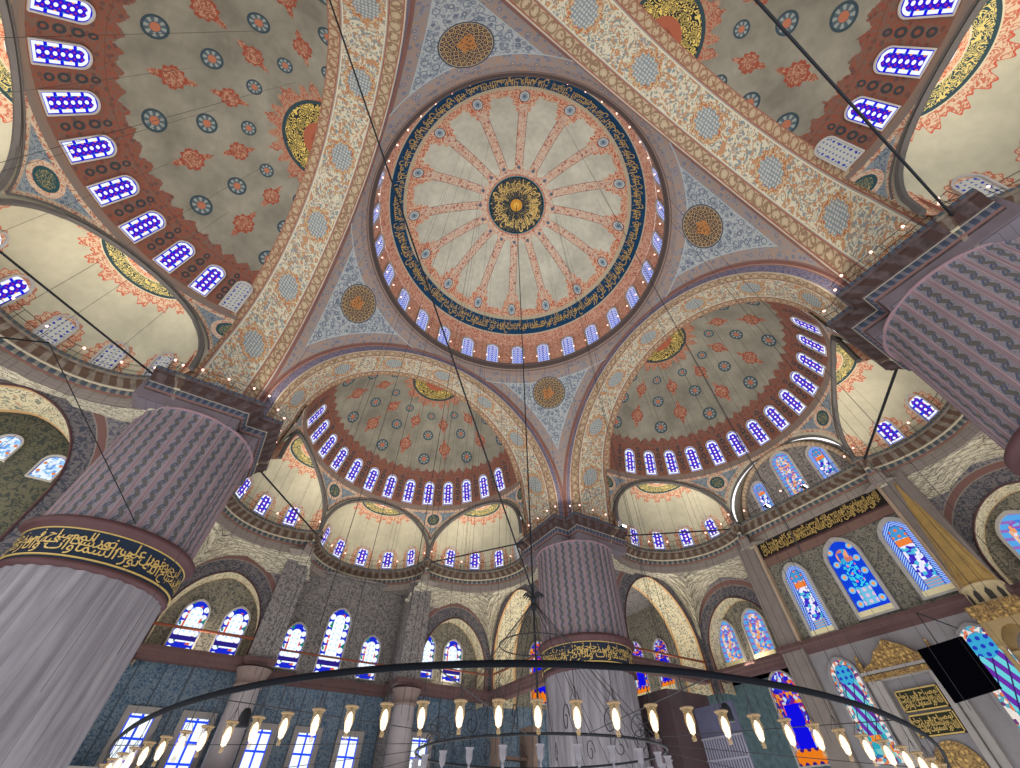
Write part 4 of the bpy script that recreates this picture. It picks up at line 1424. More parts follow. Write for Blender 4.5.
wQ('diagonal purple and turquoise window behind the black screen', -3.95, 2.6, 0.9, 4.9, 'trellis', fw=0.12, fmat=M_GMARB, group='low niche wall windows')
# small windows in the wall at the left edge
for i, (x, z) in enumerate(((-21.75, 12.75), (-19.55, 12.3))):
    window(nw(), '%s of the two small white and orange windows at the left edge' % ('upper' if i == 0 else 'lower'), 0.46, 1.35, 'pale', frame_at((x, 15.8, z), -pi / 2), 'round', 0.08, 0.1, 'left edge windows')
# lower sash windows with stone surrounds
for i, (x, y, lab) in enumerate(((-10.7, 27.2, 'nearest the left pier'), (-7.7, 27.2, 'second from the left pier'), (-3.5, 29.25, 'third from the left pier'), (-0.4, 29.25, 'in the middle of the tiled wall'), (2.75, 29.25, 'left of the lower far column'), (7.6, 27.2, 'right of the lower far column'))):
    wN('white paned sash window %s' % lab, x, 2.0, 0.66, 3.1, 'panes', y, 'rect', fw=0.34, dep=0.22, fmat=M_STONE, group='sash windows')

# ------------------------------------------------------------------ long gold inscription on the niche wall
def QW(x, y, z): return (x, y, z)
mb = MB(); mb.box(25.52, 25.69, -4.8, 4.72, 14.55, 15.75)
ins = mb.build('inscription_panel', m_plain('black_panel', (34, 30, 28)))
mb = MB(); lay_text(mb, PH2 + PH, 9.0, 0.98, lambda x, y: (25.49, 4.5 - x, 14.66 + y), 4, 0.03, frac=0.45)
mb.build('gilded_script', M_GOLD, ins)
mb = MB()
for z in (14.5, 15.74): mb.box(25.46, 25.69, -4.82, 4.74, z, z + 0.07)
mb.build('rim', M_MAROON, ins)
tag(ins, 'long black panel of dense gold script above the tall coloured windows', 'inscription')
mb = MB(); mb.box(25.6, 25.72, -5.0, 5.0, 13.95, 14.5); mb.box(25.6, 25.72, -5.0, 5.0, 15.8, 16.4)
o = mb.build('trim_1', m_plain('brown_fascia', (126, 98, 88))); o['kind'] = 'structure'; o['label'] = 'brown painted strips above and below the long gold inscription'

# ------------------------------------------------------------------ gilded niche (mihrab)
mi = empty('prayer_niche', (25.7, 0.1, -1.6))
tag(mi, 'tall marble prayer niche with gilt crest and two gold script panels', 'prayer niche')
mb = MB()
mb.box(-0.35, 0.0, -2.0, 2.0, 7.6, 8.0)
for s_ in (-1, 1):
    mb.box(-0.45, 0.0, s_ * 1.25, s_ * 1.55, 0, 7.6); mb.box(-0.3, 0.0, s_ * 1.6, s_ * 2.0, 0, 7.6)
mb.box(-0.5, 0.0, -2.1, 2.1, 7.95, 8.1)
mb.build('marble_frame', M_STONE, mi)
V = []; F = []
pts = [(-2.0, 8.15), (-1.6, 8.35), (-1.2, 8.5), (-0.8, 8.95), (-0.4, 9.15), (0, 9.45), (0.4, 9.15), (0.8, 8.95), (1.2, 8.5), (1.6, 8.35), (2.0, 8.15)]
pts = [(2.0, 8.1), (-2.0, 8.1)] + pts[0:]
V = [(-0.45, y, z) for y, z in pts] + [(-0.2, y, z) for y, z in pts]; n = len(pts)
F = [tuple(range(n)), tuple(range(n, 2 * n))[::-1]] + [(i, (i + 1) % n, n + (i + 1) % n, n + i) for i in range(n)]
mesh_obj('gilt_crest', V, F, M_GOLDR, [(v[1], v[2]) for v in V], mi)
mb = MB(); mb.box(-0.52, -0.3, -2.05, 2.05, 7.66, 7.9); mb.build('gilt_frieze', M_GOLDR, mi)
for s_ in (-1, 1):
    mb = MB(); mb.lathe([(0.05, 8.1), (0.17, 8.2), (0.1, 8.32), (0.18, 8.5), (0.05, 8.72), (0.1, 8.85), (0.0, 9.05)], -0.32, s_ * 1.95, 0, 12)
    mb.build('gilt_finial', M_GOLDR, mi, True)
for z0, z1 in ((6.1, 7.05), (5.05, 5.98)):
    mb = MB(); mb.box(-0.2, -0.04, -1.12, 1.02, z0, z1); p = mb.build('script_panel', m_plain('dark_green_panel', (44, 48, 34)), mi)
    mb = MB()
    mb.box(-0.23, -0.18, -1.12, 1.02, z0, z0 + 0.06); mb.box(-0.23, -0.18, -1.12, 1.02, z1 - 0.06, z1); mb.box(-0.23, -0.18, -1.12, -1.06, z0, z1); mb.box(-0.23, -0.18, 0.96, 1.02, z0, z1)
    lay_text(mb, PH[1:], 1.95, z1 - z0 - 0.2, lambda x, y: (-0.22, 0.94 - x, z0 + 0.1 + y), 3, 0.03, frac=0.5)
    mb.build('gilded_script', M_GOLD, p)
V = []; F = []; nn = 24
pts = [(-1.1, 1.0), (-1.1, 3.6)] + [(-1.1 * cos(t), 3.6 + 1.25 * sin(t)) for t in lin(0, pi, nn)] + [(1.1, 1.0)]
V = [(-0.12, y, z) for y, z in pts]
mesh_obj('gilt_hood', V, [tuple(range(len(pts)))], M_GOLDR, [(v[1], v[2]) for v in V], mi)

# ------------------------------------------------------------------ pulpit spire
mn = empty('pulpit', (23.0, -6.12, -1.6))
tag(mn, 'pulpit tower with a tall gilded faceted spire in front of the niche wall', 'pulpit')
mb = MB()
N8 = 10
prof = [(0.86, 9.85), (0.74, 10.0), (0.62, 10.6), (0.50, 11.6), (0.36, 13.0), (0.2, 14.6), (0.09, 15.4), (0.05, 15.55)]
for i in range(N8):
    a0, a1 = 2 * pi * i / N8, 2 * pi * (i + 1) / N8
    V = []
    for r, z in prof: V += [(r * cos(a0), r * sin(a0), z), (r * cos(a1), r * sin(a1), z)]
    mb.add(V, [(2 * j, 2 * j + 1, 2 * j + 3, 2 * j + 2) for j in range(len(prof) - 1)])
    mb.bar((prof[1][0] * cos(a0), prof[1][0] * sin(a0), prof[1][1]), (prof[5][0] * cos(a0), prof[5][0] * sin(a0), prof[5][1]), 0.035, 5, 0.015)
mb.build('gilded_spire', mat('gilded_lead', lambda g: g.mottle(g.xyz(*g.coords('Object')), 2.0, hx(190, 158, 96), 0.8, 1.08), 0.4, 0.5, 0.3), mn)
mb = MB(); mb.lathe([(0.05, 15.5), (0.13, 15.62), (0.05, 15.74), (0.09, 15.82), (0.03, 15.95), (0.0, 16.2)], n=10); mb.build('finial', M_GOLDR, mn, True)
mb = MB()
mb.lathe([(0.88, 9.86), (0.88, 9.78), (0.8, 9.74), (0.8, 9.0), (0.86, 8.95)], n=10); mb.build('lantern_drum', m_plain('cream_drum', (190, 172, 134)), mn)
mb = MB()
for i in range(N8):
    a = 2 * pi * (i + 0.5) / N8; c, s = cos(a) * 0.775, sin(a) * 0.775; t = (-sin(a), cos(a))
    pts = [(-0.13, 9.1), (0.13, 9.1), (0.13, 9.45), (0.0, 9.64), (-0.13, 9.45)]
    mb.add([(c * 1.0 + t[0] * u, s * 1.0 + t[1] * u, z) for u, z in pts], [(0, 1, 2, 3, 4)])
mb.build('arched_panels', m_plain('dark_panels', (60, 56, 52)), mn)
mb = MB(); mb.box(-1.0, 1.0, -1.0, 1.0, 8.55, 8.98); mb.box(-0.9, 0.9, -0.9, 0.9, 8.3, 8.55); mb.build('gilt_entablature', M_GOLDR, mn)
mb = MB()
for sx in (-1, 1):
    for sy in (-1, 1):
        mb.lathe([(0.1, 4.0), (0.1, 7.2), (0.16, 7.35)], sx * 0.78, sy * 0.78, 0, 10)
    for k in range(2):
        pts = []
        for t in lin(0, pi, 13): pts.append((0.62 * cos(t), 7.3 + 0.75 * sin(t) * (0.8 + 0.2 * sin(t))))
        top = [(0.9, 8.3), (-0.9, 8.3)]
        poly = [(0.9, 7.3)] + pts + [(-0.9, 7.3)] + [(-0.9, 8.3), (0.9, 8.3)]
        V = [((sx * 0.88, u, z) if k == 0 else (u, sx * 0.88, z)) for u, z in poly]
        # strips between arch and top
        ring = [((u, z), (u, 8.3)) for u, z in [(0.9, 7.3)] + pts + [(-0.9, 7.3)]]
        VV = []; FF = []
        for (p, q) in ring:
            for (u, z) in (p, q): VV.append((sx * 0.88, u, z) if k == 0 else (u, sx * 0.88, z))
        for j in range(len(ring) - 1): FF.append((2 * j, 2 * j + 2, 2 * j + 3, 2 * j + 1))
        mb.add(VV, FF)
mb.build('kiosk', m_plain('gilt_stone', (168, 144, 102)), mn)
mb = MB(); mb.box(-0.9, 0.9, -0.9, 0.9, 0, 4.0); mb.box(-5.5, -0.9, -0.5, 0.5, 0, 1.2); mb.build('marble_body', M_STONE, mn)

# ------------------------------------------------------------------ black screen
sc_ = empty('projection_screen', (21.0, -3.6, 5.1))
tag(sc_, 'square black screen hung in front of the right-hand trellis window', 'screen')
mb = MB()
q = [(-2.57, 6.06), (-4.53, 6.18), (-4.58, 4.19), (-2.69, 3.97)]
V = [(0.0, y + 3.6, z - 5.1) for y, z in q] + [(0.14, y + 3.6, z - 5.1) for y, z in q]
mb.add(V, [(0, 1, 2, 3), (7, 6, 5, 4), (0, 4, 5, 1), (1, 5, 6, 2), (2, 6, 7, 3), (3, 7, 4, 0)])
mb.build('panel', m_plain('matt_black', (4, 4, 9), rough=0.9, spec=0.02), sc_)
mb = MB(); mb.bar((0.07, 0.1, 1.0), (0.07, 0.1, 2.4), 0.02); mb.bar((0.07, 0.1, 2.4), (4.6, 0.1, 2.4), 0.03); mb.build('bracket', M_DARK, sc_)

# ------------------------------------------------------------------ chandelier
ch = empty('chandelier', (0, 0, 5.2))
tag(ch, 'vast circular iron chandelier frame hanging low from the central dome', 'chandelier')
ZR, RR = 0.0, 8.65
HCX, HCY, HCZ, HA, HB = -0.455, 0.282, 0.333, -0.0713, -0.094      # the great hoop hangs slightly out of level
def on_hoop(a):
    x = RR * cos(a); y = RR * sin(a)
    n_ = sqrt(1 + (HA * cos(a) + HB * sin(a)) ** 2)
    return (HCX + x / n_, HCY + y / n_, HCZ + HA * (HCX + x / n_) + HB * (HCY + y / n_))
def hoop(R, z, r, n=160, m=6, w=None):
    mb = MB(); V = []; F = []
    for i in range(n):
        a = 2 * pi * i / n
        for j in range(m):
            b = 2 * pi * j / m; rr = R + r * cos(b); V.append((rr * cos(a), rr * sin(a), z + (w or r) * sin(b)))
    for i in range(n):
        for j in range(m):
            F.append((i * m + j, ((i + 1) % n) * m + j, ((i + 1) % n) * m + (j + 1) % m, i * m + (j + 1) % m))
    mb.add(V, F); return mb
hoop(RR, ZR, 0.026, w=0.042).build('outer_hoop', m_plain('steel_blue_black', (12, 16, 24), rough=0.7, spec=0.1), ch, True)
OH = ch.children[-1]
hoop(3.2, 1.42 - 5.2, 0.03).build('inner_hoop', M_DARK, ch, True)
hoop(1.1, 3.9 - 5.2, 0.018).build('upper_hoop', M_WIRE, ch, True)
OH.location = (HCX, HCY, HCZ + HA * HCX + HB * HCY - 5.2)
OH.rotation_euler = Vector((-HA, -HB, 1)).to_track_quat('Z', 'Y').to_euler()
mb = MB()
for i in range(24):
    a = 2 * pi * i / 24
    mb.bar((0.08 * cos(a), 0.08 * sin(a), -0.15), (3.2 * cos(a), 3.2 * sin(a), 1.42 - 5.2), 0.008, 4)
for i in range(16):
    a = 2 * pi * i / 16 + 0.1
    mb.bar((3.2 * cos(a), 3.2 * sin(a), 1.42 - 5.2), (on_hoop(a)[0], on_hoop(a)[1], on_hoop(a)[2] - 5.2), 0.008, 4)
mb.build('stay_wires', M_WIRE, ch)
mb = MB()
for i in range(18):
    a = 2 * pi * i / 18
    for (r0, z0), (r1, z1) in zip([(0.06, 0.0), (0.16, 0.14), (0.27, 0.17)], [(0.16, 0.14), (0.27, 0.17), (0.36, 0.10)]):
        mb.bar((r0 * cos(a), r0 * sin(a), z0), (r1 * cos(a), r1 * sin(a), z1), 0.022, 4, 0.012)
mb.lathe([(0.0, 0.15), (0.09, 0.1), (0.11, 0.0), (0.07, -0.12), (0.13, -0.2), (0.05, -0.35), (0.0, -0.36)], n=12)
mb.build('star_finial', M_DARK, ch)
mb = MB(); mb.bar((0, 0, 0), (0, 0, 38.8), 0.03, 6); mb.bar((0, 0, 0), (0, 0, -4.2), 0.035, 6); mb.build('hanging_chain', M_DARK, ch)
SCR = None
for i in range(16):
    if SCR is None:
        mb = MB(); prev = None
        for t in lin(0, 2.6 * pi, 18):
            rr = 0.30 * (1 - t / (3.2 * pi)); p = (2.85 + rr * cos(t), 0.0, 1.42 - 5.2 + 0.30 + rr * sin(t))
            if prev: mb.bar(prev, p, 0.012, 4)
            prev = p
        SCR = mb.build('scroll', M_DARK, ch); o = SCR
    else:
        o = SCR.copy(); COL.objects.link(o); o.parent = ch
    o.rotation_euler = (0, 0, 2 * pi * i / 16)


M_BULB = mat('glowing_filament', lambda g: g.mix(0.0, hx(255, 226, 176), (0, 0, 0, 1)), emit=3.2)
M_BULB2 = mat('glowing_core', lambda g: g.mix(0.0, hx(255, 232, 196), (0, 0, 0, 1)), emit=2.6)
def glass_fn():
    m = bpy.data.materials.new('clear_glass_cup'); m.use_nodes = True; t = m.node_tree; t.nodes.clear()
    o = t.nodes.new('ShaderNodeOutputMaterial'); mx = t.nodes.new('ShaderNodeMixShader'); tr = t.nodes.new('ShaderNodeBsdfTransparent'); gl = t.nodes.new('ShaderNodeBsdfPrincipled')
    gl.inputs['Base Color'].default_value = hx(190, 160, 110); gl.inputs['Roughness'].default_value = 0.15
    mx.inputs[0].default_value = 0.32; t.links.new(tr.outputs[0], mx.inputs[1]); t.links.new(gl.outputs[0], mx.inputs[2]); t.links.new(mx.outputs[0], o.inputs[0])
    return m
M_CUP = glass_fn()
def make_lamp():
    e = empty('glass_lamp')
    mb = MB(); mb.lathe([(0.0, 0.03), (0.02, 0.03), (0.025, 0.06), (0.016, 0.08), (0.04, 0.13), (0.056, 0.2), (0.05, 0.27), (0.066, 0.31)], n=12); mb.build('glass_cup', M_CUP, e, True)
    mb = MB(); mb.lathe([(0.060, 0.30), (0.076, 0.308), (0.076, 0.32), (0.060, 0.325)], n=14); mb.build('rim', m_plain('brass_rim', (150, 126, 96)), e, True)
    mb = MB(); mb.lathe([(0.0, 0.08), (0.028, 0.10), (0.041, 0.17), (0.03, 0.24), (0.0, 0.28)], n=10); mb.build('bulb', M_BULB2, e, True)
    mb = MB(); mb.bar((0, 0, 0.27), (0, 0, 0.32), 0.016, 6)
    for i in range(3):
        a = 2 * pi * i / 3; mb.bar((0.07 * cos(a), 0.07 * sin(a), 0.32), (0, 0, 0.46), 0.003, 3)
    mb.bar((0, 0, 0.34), (0, 0, 0.62), 0.005, 3); mb.build('hanger', M_WIRE, e)
    return e
def make_cup():
    e = empty('glass_cup_lamp')
    mb = MB(); mb.lathe([(0.0, 0.0), (0.025, 0.0), (0.03, 0.05), (0.02, 0.07), (0.05, 0.12), (0.075, 0.2), (0.07, 0.29), (0.095, 0.34)], n=10); mb.build('glass_cup', m_plain('smoky_glass', (128, 124, 132), rough=0.2), e, True)
    mb = MB(); mb.bar((0, 0, 0.3), (0, 0, 0.5), 0.008, 4); mb.build('hanger', M_WIRE, e)
    return e
L0 = None
NL = 127
ks = [i for i in range(NL)]
cam2 = (-8.085, -11.663)
vis = []
for i in ks:
    a = 2 * pi * i / NL + 0.012
    x, y, z_ = on_hoop(a)
    vis.append((i, a, x, y, z_))
# lamps on the part of the ring the picture shows: it bends from the left pier round the near side to the pulpit side
def lamp_label(j, n):
    return '%s lit glass lamp on the hoop, counted from the left end' % ((ORD + ['twenty-ninth', 'thirtieth', 'thirty-first', 'thirty-second', 'thirty-third', 'thirty-fourth', 'thirty-fifth', 'thirty-sixth', 'thirty-seventh', 'thirty-eighth', 'thirty-ninth', 'fortieth', 'forty-first', 'forty-second', 'forty-third', 'forty-fourth', 'forty-fifth', 'forty-sixth', 'forty-seventh', 'forty-eighth', 'forty-ninth', 'fiftieth', 'fifty-first', 'fifty-second', 'fifty-third', 'fifty-fourth', 'fifty-fifth', 'fifty-sixth', 'fifty-seventh', 'fifty-eighth', 'fifty-ninth', 'sixtieth'])[j])
def px(P):
    f = (cos(.843) * cos(1.017), cos(.843) * sin(1.017), sin(.843)); r_ = (sin(1.017), -cos(1.017), 0)
    u_ = (r_[1] * f[2], -r_[0] * f[2], r_[0] * f[1] - r_[1] * f[0])
    d = (P[0] + 8.085, P[1] + 11.663, P[2]); z = sum(a * b for a, b in zip(d, f))
    return (510 + 403.6 * sum(a * b for a, b in zip(d, r_)) / z, 384 - 403.6 * sum(a * b for a, b in zip(d, u_)) / z, z)
sel = []
for v in vis:
    q = px((v[2], v[3], v[4] - 0.5))
    if q[2] > 0.5 and -40 < q[0] < 1060 and q[1] < 800: sel.append(v)
sel.sort(key=lambda v: degrees(v[1]) % 360)
for j, (i, a, x, y, z_) in enumerate(sel[:60]):
    if L0 is None: L0 = make_lamp(); o = L0
    else: o = copy_tree(L0)
    o.location = (x, y, z_ - 0.66)
    tag(o, lamp_label(j, 0), 'lamp', 'lit lamps on the chandelier hoop')
P0 = None
for j in range(26):
    a = 2 * pi * j / 26
    if P0 is None: P0 = make_cup(); o = P0
    else: o = copy_tree(P0)
    o.location = (3.2 * cos(a), 3.2 * sin(a), 0.92)
    tag(o, 'unlit glass cup hanging from the small inner hoop of the chandelier', 'lamp', 'unlit cups on the inner hoop')

# ------------------------------------------------------------------ tie rods, cables
def cable(label, a, b, r=0.05, name='tie_rod', cat='rod', grp=None, m=None):
    mb = MB(); a = Vector(a); b = Vector(b)
    mb.bar((0, 0, 0), b - a, r, 6)
    o = mb.build(name, m or M_DARK); o.location = a
    return tag(o, label, cat, grp)
cable('thick dark rod running from the left edge to the cornice of the left pier', (-24.3, 5.25, 17.0), (-17.2, 10.9, 17.0), 0.06)
cable('dark rod from behind the left pier to the cornice corner between two far niches', (-11.2, 16.6, 17.0), (-5.2, 24.1, 17.0), 0.06)
cable('dark rod from the far middle pier to the cornice corner on the niche side', (17.2, 10.9, 17.0), (24.0, 5.5, 17.0), 0.06)
cable('dark rod from the far middle pier leftward to the far cornice corner', (10.6, 16.2, 17.0), (5.2, 24.0, 17.0), 0.06)
cable('dark rod leaning from the right pier cornice to the niche wall cornice', (17.2, -10.9, 17.0), (24.0, -5.5, 17.0), 0.07)
cable('black cable crossing the upper right corner down to the right pier', (-2.6, -16.1, 17.0), (20.0, -16.3, 17.0), 0.055, 'tie_cable', 'cable')
cable('long black cable slanting from the top left arch to the star finial', (-15.3, -11.1, 18.6), (0.0, 0.0, 5.4), 0.028, 'stay_cable', 'cable')
cable('thin cable from the left edge to the gallery cornice above the left arch', (-25.8, 6.9, 11.0), (-21.0, 9.7, 15.9), 0.04, 'stay_cable', 'cable')
cable('thin cable dropping across the left fluted pier to its script band', (-21.0, 9.7, 15.9), (-13.5, 10.9, 9.2), 0.022, 'stay_cable', 'cable')
cable('thin iron rod crossing the top right half dome', (3.0, -24.5, 17.2), (17.0, -17.5, 17.2), 0.04, 'tie_rod', 'rod')
cable('dark red and orange tie bar across the white-edged arch right of the left pier', (-12.8, 26.3, 9.6), (-6.4, 26.3, 9.6), 0.09, 'tie_bar', 'rod', None, m_plain('red_brown_iron', (132, 74, 54)))
cable('red-brown tie bar across the three blue windows', (-4.8, 27.6, 9.5), (4.8, 27.6, 9.5), 0.07, 'tie_bar', 'rod', None, m_plain('red_brown_iron', (132, 74, 54)))
cable('red-brown tie bar across the arch left of the star finial', (6.4, 26.3, 9.6), (13.0, 26.3, 9.6), 0.07, 'tie_bar', 'rod', None, m_plain('red_brown_iron', (132, 74, 54)))
cable('red-brown tie bar left of the far middle pier', (13.2, 26.0, 9.6), (13.4, 17.4, 9.6), 0.08, 'tie_bar', 'rod', None, m_plain('red_brown_iron', (132, 74, 54)))
cable('red-brown tie bar right of the far middle pier', (17.4, 13.4, 9.5), (26.2, 13.3, 9.5), 0.08, 'tie_bar', 'rod', None, m_plain('red_brown_iron', (132, 74, 54)))
random.seed(11)
wires = []
for k in range(46):
    a = random.uniform(0, 2 * pi); r = random.choice((4.0, 7.9, 10.2, 12.0)) * random.uniform(0.92, 1.05)
    x, y = r * cos(a), r * sin(a)
    if hypot(x - cam2[0], y - cam2[1]) < 2.6: continue
    top = 31.8 if r > 9.8 else 38.0 if r > 5 else 42.0
    if hypot(x, y) > 11.5: top = 30.6
    wires.append((x, y, 2.2, top - 0.6))
for (hx_, hy_, hs_) in ((0, 1, 'N'), (1, 0, 'Q')):
    for k in range(16):
        u = -8.6 + 17.2 * k / 15; v = random.uniform(17.5, 23.5)
        if hypot(u, v - HC) > 9.3: v = HC + 4.0
        x, y = (u, v) if hs_ == 'N' else (v, -u)
        wires.append((x, y, 3.5, ZB + sqrt(max(1, 99 - u * u - (v - HC) ** 2)) - 0.1))
for k in range(10):
    u = -8.0 + 16.0 * k / 9; v = random.uniform(17.5, 22.5)
    wires.append((-v, u, 3.0, ZB + sqrt(max(1, 99 - u * u - (v - HC) ** 2)) - 0.1))
W0 = None
for (x, y, z0, z1) in wires:
    if W0 is None:
        mb = MB(); mb.bar((0, 0, 0), (0, 0, 1), 0.0065, 4); W0 = mb.build('suspension_wire', M_WIRE); o = W0
    else:
        o = W0.copy(); COL.objects.link(o)
    o.location = (x, y, z0); o.scale = (1, 1, z1 - z0)
    tag(o, 'hair-thin vertical suspension wire hanging from the vaults', 'wire', 'suspension wires')

# hanging loudspeakers
def speaker(loc, label):
    e = empty('pendant_loudspeaker', loc)
    mb = MB(); mb.lathe([(0.0, 0.42), (0.07, 0.40), (0.13, 0.30), (0.14, 0.05), (0.15, 0.0), (0.0, 0.0)], n=16); mb.build('housing', M_DARK, e, True)
    mb = MB(); mb.bar((0, 0, 0.4), (0, 0, 2.6), 0.01, 4); mb.build('cord', M_WIRE, e)
    tag(e, label, 'loudspeaker', 'pendant loudspeakers')
speaker((-6.9, 3.6, 1.9), 'small black pendant loudspeaker left of the lamps, before the sash windows')
speaker((4.6, -2.6, 2.1), 'small black pendant loudspeaker right of the far middle pier')

# red and white fairy lights along the cornices and the drum ------------------------------------------------
M_TINY = mat('pink_white_bulb', lambda g: g.mix(0.0, hx(255, 190, 170), (0, 0, 0, 1)), emit=4.0)
TL = None
def tiny(x, y, z, label, group):
    global TL
    if TL is None:
        TL = empty('rail_lamp')
        mb = MB(); mb.lathe([(0.0, -0.07), (0.05, -0.04), (0.07, 0.0), (0.05, 0.05), (0.0, 0.07)], n=8); mb.build('bulb', M_TINY, TL, True)
        mb = MB(); mb.bar((0, 0, -0.07), (0, 0, -0.85), 0.012, 4); mb.build('stem', M_WIRE, TL)
        o = TL
    else: o = copy_tree(TL)
    o.location = (x, y, z); tag(o, label, 'lamp', group)
def along(path, step, back=0.15):
    out = []; acc = step / 2
    for (x0, y0), (x1, y1) in zip(path[:-1], path[1:]):
        L = hypot(x1 - x0, y1 - y0)
        while acc < L:
            f = acc / L; out.append((x0 + (x1 - x0) * f + (y1 - y0) / L * back, y0 + (y1 - y0) * f - (x1 - x0) / L * back)); acc += step
        acc -= L
    return out
RAILS = []
for k, path, lab in (('N', hallN, 'below the far left half dome'), ('Q', hallQ, 'below the half dome on the niche side'), ('W', hallN, 'below the large left half dome'), ('S', hallN, 'below the half dome at the upper right')):
    for (x, y) in along(path, 1.7):
        w = rz((x, y, 0), ROT[k]); tiny(w[0], w[1], 18.2, 'tiny pinkish lamp along the cornice ' + lab, 'rail lamps ' + lab)
    mb = MB(); pr = [rz((x, y, 0), ROT[k]) for x, y in along(path, 0.6)]
    for p, q in zip(pr[:-1], pr[1:]):
        for z in (17.75, 18.2): mb.bar((p[0], p[1], z), (q[0], q[1], z), 0.014, 4)
    for p in pr[::2]: mb.bar((p[0], p[1], 17.36), (p[0], p[1], 18.2), 0.014, 4)
    o = mb.build('wire_rail', M_WIRE); tag(o, 'thin wire rail standing on the curved cornice ' + lab, 'railing')
for qi in range(4):
    mb = MB(); pr = [rz((x, y, 0), qi * pi / 2) for x, y in along(pc_path, 0.7)]
    for p, q in zip(pr[:-1], pr[1:]):
        for z in (17.75, 18.2): mb.bar((p[0], p[1], z), (q[0], q[1], z), 0.014, 4)
    for p in pr[::2]: mb.bar((p[0], p[1], 17.36), (p[0], p[1], 18.2), 0.014, 4)
    o = mb.build('wire_rail', M_WIRE); tag(o, 'thin wire rail standing on the cornice of the ' + PIERN[qi], 'railing')
    for (x, y) in along(pc_path, 1.4):
        w = rz((x, y, 0), qi * pi / 2); tiny(w[0], w[1], 18.2, 'tiny pinkish lamp on the wire rail above the ' + PIERN[qi], 'rail lamps above the ' + PIERN[qi])
for i in range(56):
    a = radians(i * 360 / 56 + 3.2)
    tiny(11.68 * cos(a), 11.68 * sin(a), 33.1, 'tiny pinkish lamp in the ring round the foot of the central dome', 'drum ring lamps')

# floodlights on the niche cornice
def flood(loc, tgt, label):
    e = empty('floodlight', loc)
    mb = MB(); mb.box(-0.24, 0.24, -0.14, 0.14, 0.0, 0.1); mb.bar((0, 0, -0.25), (0, 0, 0.0), 0.03); mb.build('housing', M_DARK, e)
    mb = MB(); mb.box(-0.2, 0.2, -0.1, 0.1, 0.1, 0.13); mb.box(-0.22, 0.22, -0.17, -0.14, -0.05, 0.09); mb.build('lens', mat('flood_lens', lambda g: g.mix(0.0, (1, 1, 1, 1), (0, 0, 0, 1)), emit=8.0), e)
    tag(e, label, 'floodlight', 'cornice floodlights')
flood((24.75, 2.2, 17.62), None, 'left of two glaring white floodlights on the niche wall cornice')
flood((24.75, -1.0, 17.62), None, 'right of two glaring white floodlights on the niche wall cornice')
flood((17.0, 10.6, 17.62), None, 'white floodlight on the right corner of the far middle pier')

# boarding and glazed gallery box right of the far middle pier --------------------------------------
bx = empty('boarded_loge', (17.8, 13.0, -1.6))
tag(bx, 'brown boarded loge wall right of the far middle pier', 'loge')
mb = MB(); mb.box(0.0, 0.3, -2.2, 1.6, 0.0, 8.1); mb.box(0.3, 4.0, -2.2, -2.0, 0.0, 8.1); mb.build('boards', m_plain('plum_boards', (78, 62, 64)), bx)
mb = MB(); mb.lathe([(0.45, 0.0), (0.45, 5.6), (0.5, 5.7)], -0.35, -0.6, 0, 20); mb.build('round_column', m_plain('plum_column', (112, 98, 104), rough=0.4), bx, True)
gb = empty('glazed_box', (20.0, 9.0, -1.6))
tag(gb, 'grey glazed and grilled box left of the royal blue window', 'enclosure')
mb = MB(); mb.box(0.0, 0.1, -1.2, 2.2, 2.0, 7.2); mb.build('pane_wall', m_plain('blue_grey_film', (98, 98, 122), rough=0.2), gb)
mb = MB()
for i in range(18): mb.box(-0.05, 0.0, -1.2 + i * 0.19, -1.13 + i * 0.19, 3.6, 5.6)
for z in (3.55, 4.6, 5.6): mb.box(-0.06, 0.0, -1.2, 2.2, z, z + 0.09)
mb.build('grille', m_plain('pale_grille', (158, 156, 170)), gb)
# brown wooden stair and marble corner behind the lamps in the middle
st = empty('wooden_stair', (14.4, 24.6, -1.6))
tag(st, 'brown stepped wooden stair in the corner behind the middle lamps', 'stair')
mb = MB()
for i in range(9): mb.box(-1.4, 1.2, -0.4 + 0.0 * i, 0.6, 0.6 + i * 0.62, 0.78 + i * 0.62)
mb.build('steps', m_plain('mid_brown_wood', (112, 92, 82)), st)
mb = MB(); mb.box(1.2, 1.6, -1.2, 0.8, 0, 7.6); mb.box(-1.6, -1.4, -0.5, 0.7, 0, 7.0); mb.build('side_posts', m_plain('brown_marble', (124, 106, 96)), st)

# ------------------------------------------------------------------ camera
cd = bpy.data.cameras.new('camera'); cam = bpy.data.objects.new('camera', cd); COL.objects.link(cam)
yaw, pitch, roll = 1.0170, 0.8430, -0.004
FPX, CX, CY = 403.6, -8.085, -11.663
f = Vector((cos(pitch) * cos(yaw), cos(pitch) * sin(yaw), sin(pitch)))
r = Vector((sin(yaw), -cos(yaw), 0)); u = r.cross(f)
r2 = r * cos(roll) + u * sin(roll); u2 = -r * sin(roll) + u * cos(roll)
cam.matrix_world = Matrix(((r2.x, u2.x, -f.x, CX), (r2.y, u2.y, -f.y, CY), (r2.z, u2.z, -f.z, 0.0), (0, 0, 0, 1)))
cd.sensor_fit = 'HORIZONTAL'; cd.sensor_width = 36.0; cd.lens = FPX / 1020 * 36.0; cd.clip_start = 0.05; cd.clip_end = 500
SC.camera = cam

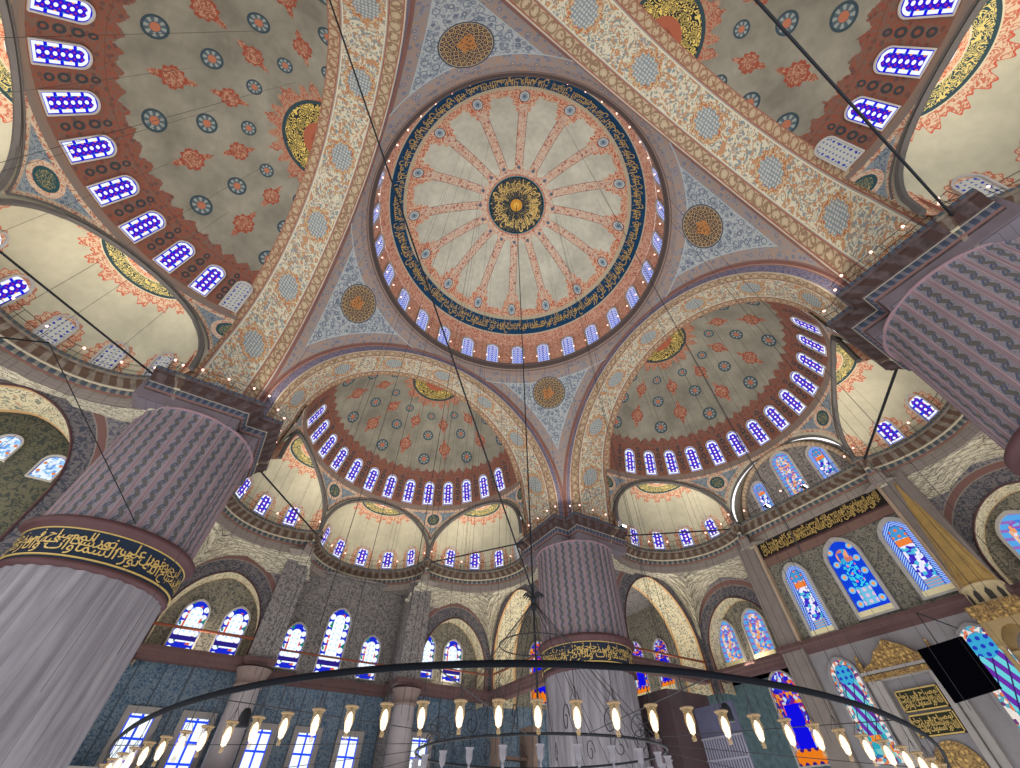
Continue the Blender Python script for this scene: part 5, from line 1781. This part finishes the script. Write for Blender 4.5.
# ------------------------------------------------------------------ light
w = bpy.data.worlds.new('world'); SC.world = w; w.use_nodes = True
t = w.node_tree; bg = t.nodes['Background']
bg.inputs[0].default_value = (0.98, 0.985, 1.0, 1); bg.inputs[1].default_value = 1.6

def area(name, loc, size, power, col, direction=(0, 0, 1)):
    l = bpy.data.lights.new(name, 'AREA'); l.shape = 'DISK'; l.size = size; l.energy = power; l.color = col
    o = bpy.data.objects.new(name, l); COL.objects.link(o); o.location = loc
    o.rotation_euler = Vector(direction).to_track_quat('-Z', 'Y').to_euler()
    return o
WARM = (1.0, 0.88, 0.72)
for k in ('N', 'Q', 'W', 'S'):
    for (x, y) in ((7.0, 19.8), (0, 23.0), (-7.0, 19.8)):
        p = rz((x, y, 17.8), ROT[k]); d = rz((-x * 0.25, 1.0, 4.0), ROT[k])
        area('cornice_uplight', p, 3.0, 25 if (k == 'Q' and x == 0) else 210, WARM, d)
for qi in range(4):
    p = rz((10.9, 10.9, 18.0), qi * pi / 2); d = rz((-0.5, -0.5, 1.0), qi * pi / 2)
    area('pier_uplight', p, 2.0, 350, WARM, d)

for k, sx, xc, hw, f_ in (('N', 1, 9.62, 3.0, 0), ('N', -1, 9.62, 3.0, 0), ('Q', -1, 9.62, 3.0, 0), ('Q', 1, 9.62, 3.0, 0)):
    p = rz((sx * xc, 26.7, 8.6), ROT[k]); area('arch_uplight', p, 1.3, 75, WARM, rz((0, 0.05, 1.0), ROT[k]))
for k, sx in (('N', 1), ('Q', -1), ('W', 1), ('Q', 1)):
    p = rz((sx * 14.5, 21.95, 8.6), ROT[k]); area('arch_uplight', p, 1.6, 160, WARM)
for (x, y) in ((20.5, 20.5), (-21.0, 21.0)):
    area('bay_fill_light', (x, y, 2.0), 4.0, 500, WARM)  # added fill lights that brighten the black corner bays; no fixture stands there
vs = SC.view_settings
SC.display_settings.display_device = 'sRGB'
vs.view_transform = 'Standard'; vs.look = 'None'; vs.gamma = 1.0; vs.exposure = 0.0
vs.use_curve_mapping = False
SC.cycles.max_bounces = 5; SC.cycles.diffuse_bounces = 3; SC.cycles.transparent_max_bounces = 12
SC.cycles.sample_clamp_indirect = 4.0
SC.cycles.use_denoising = True
bpy.context.view_layer.update()
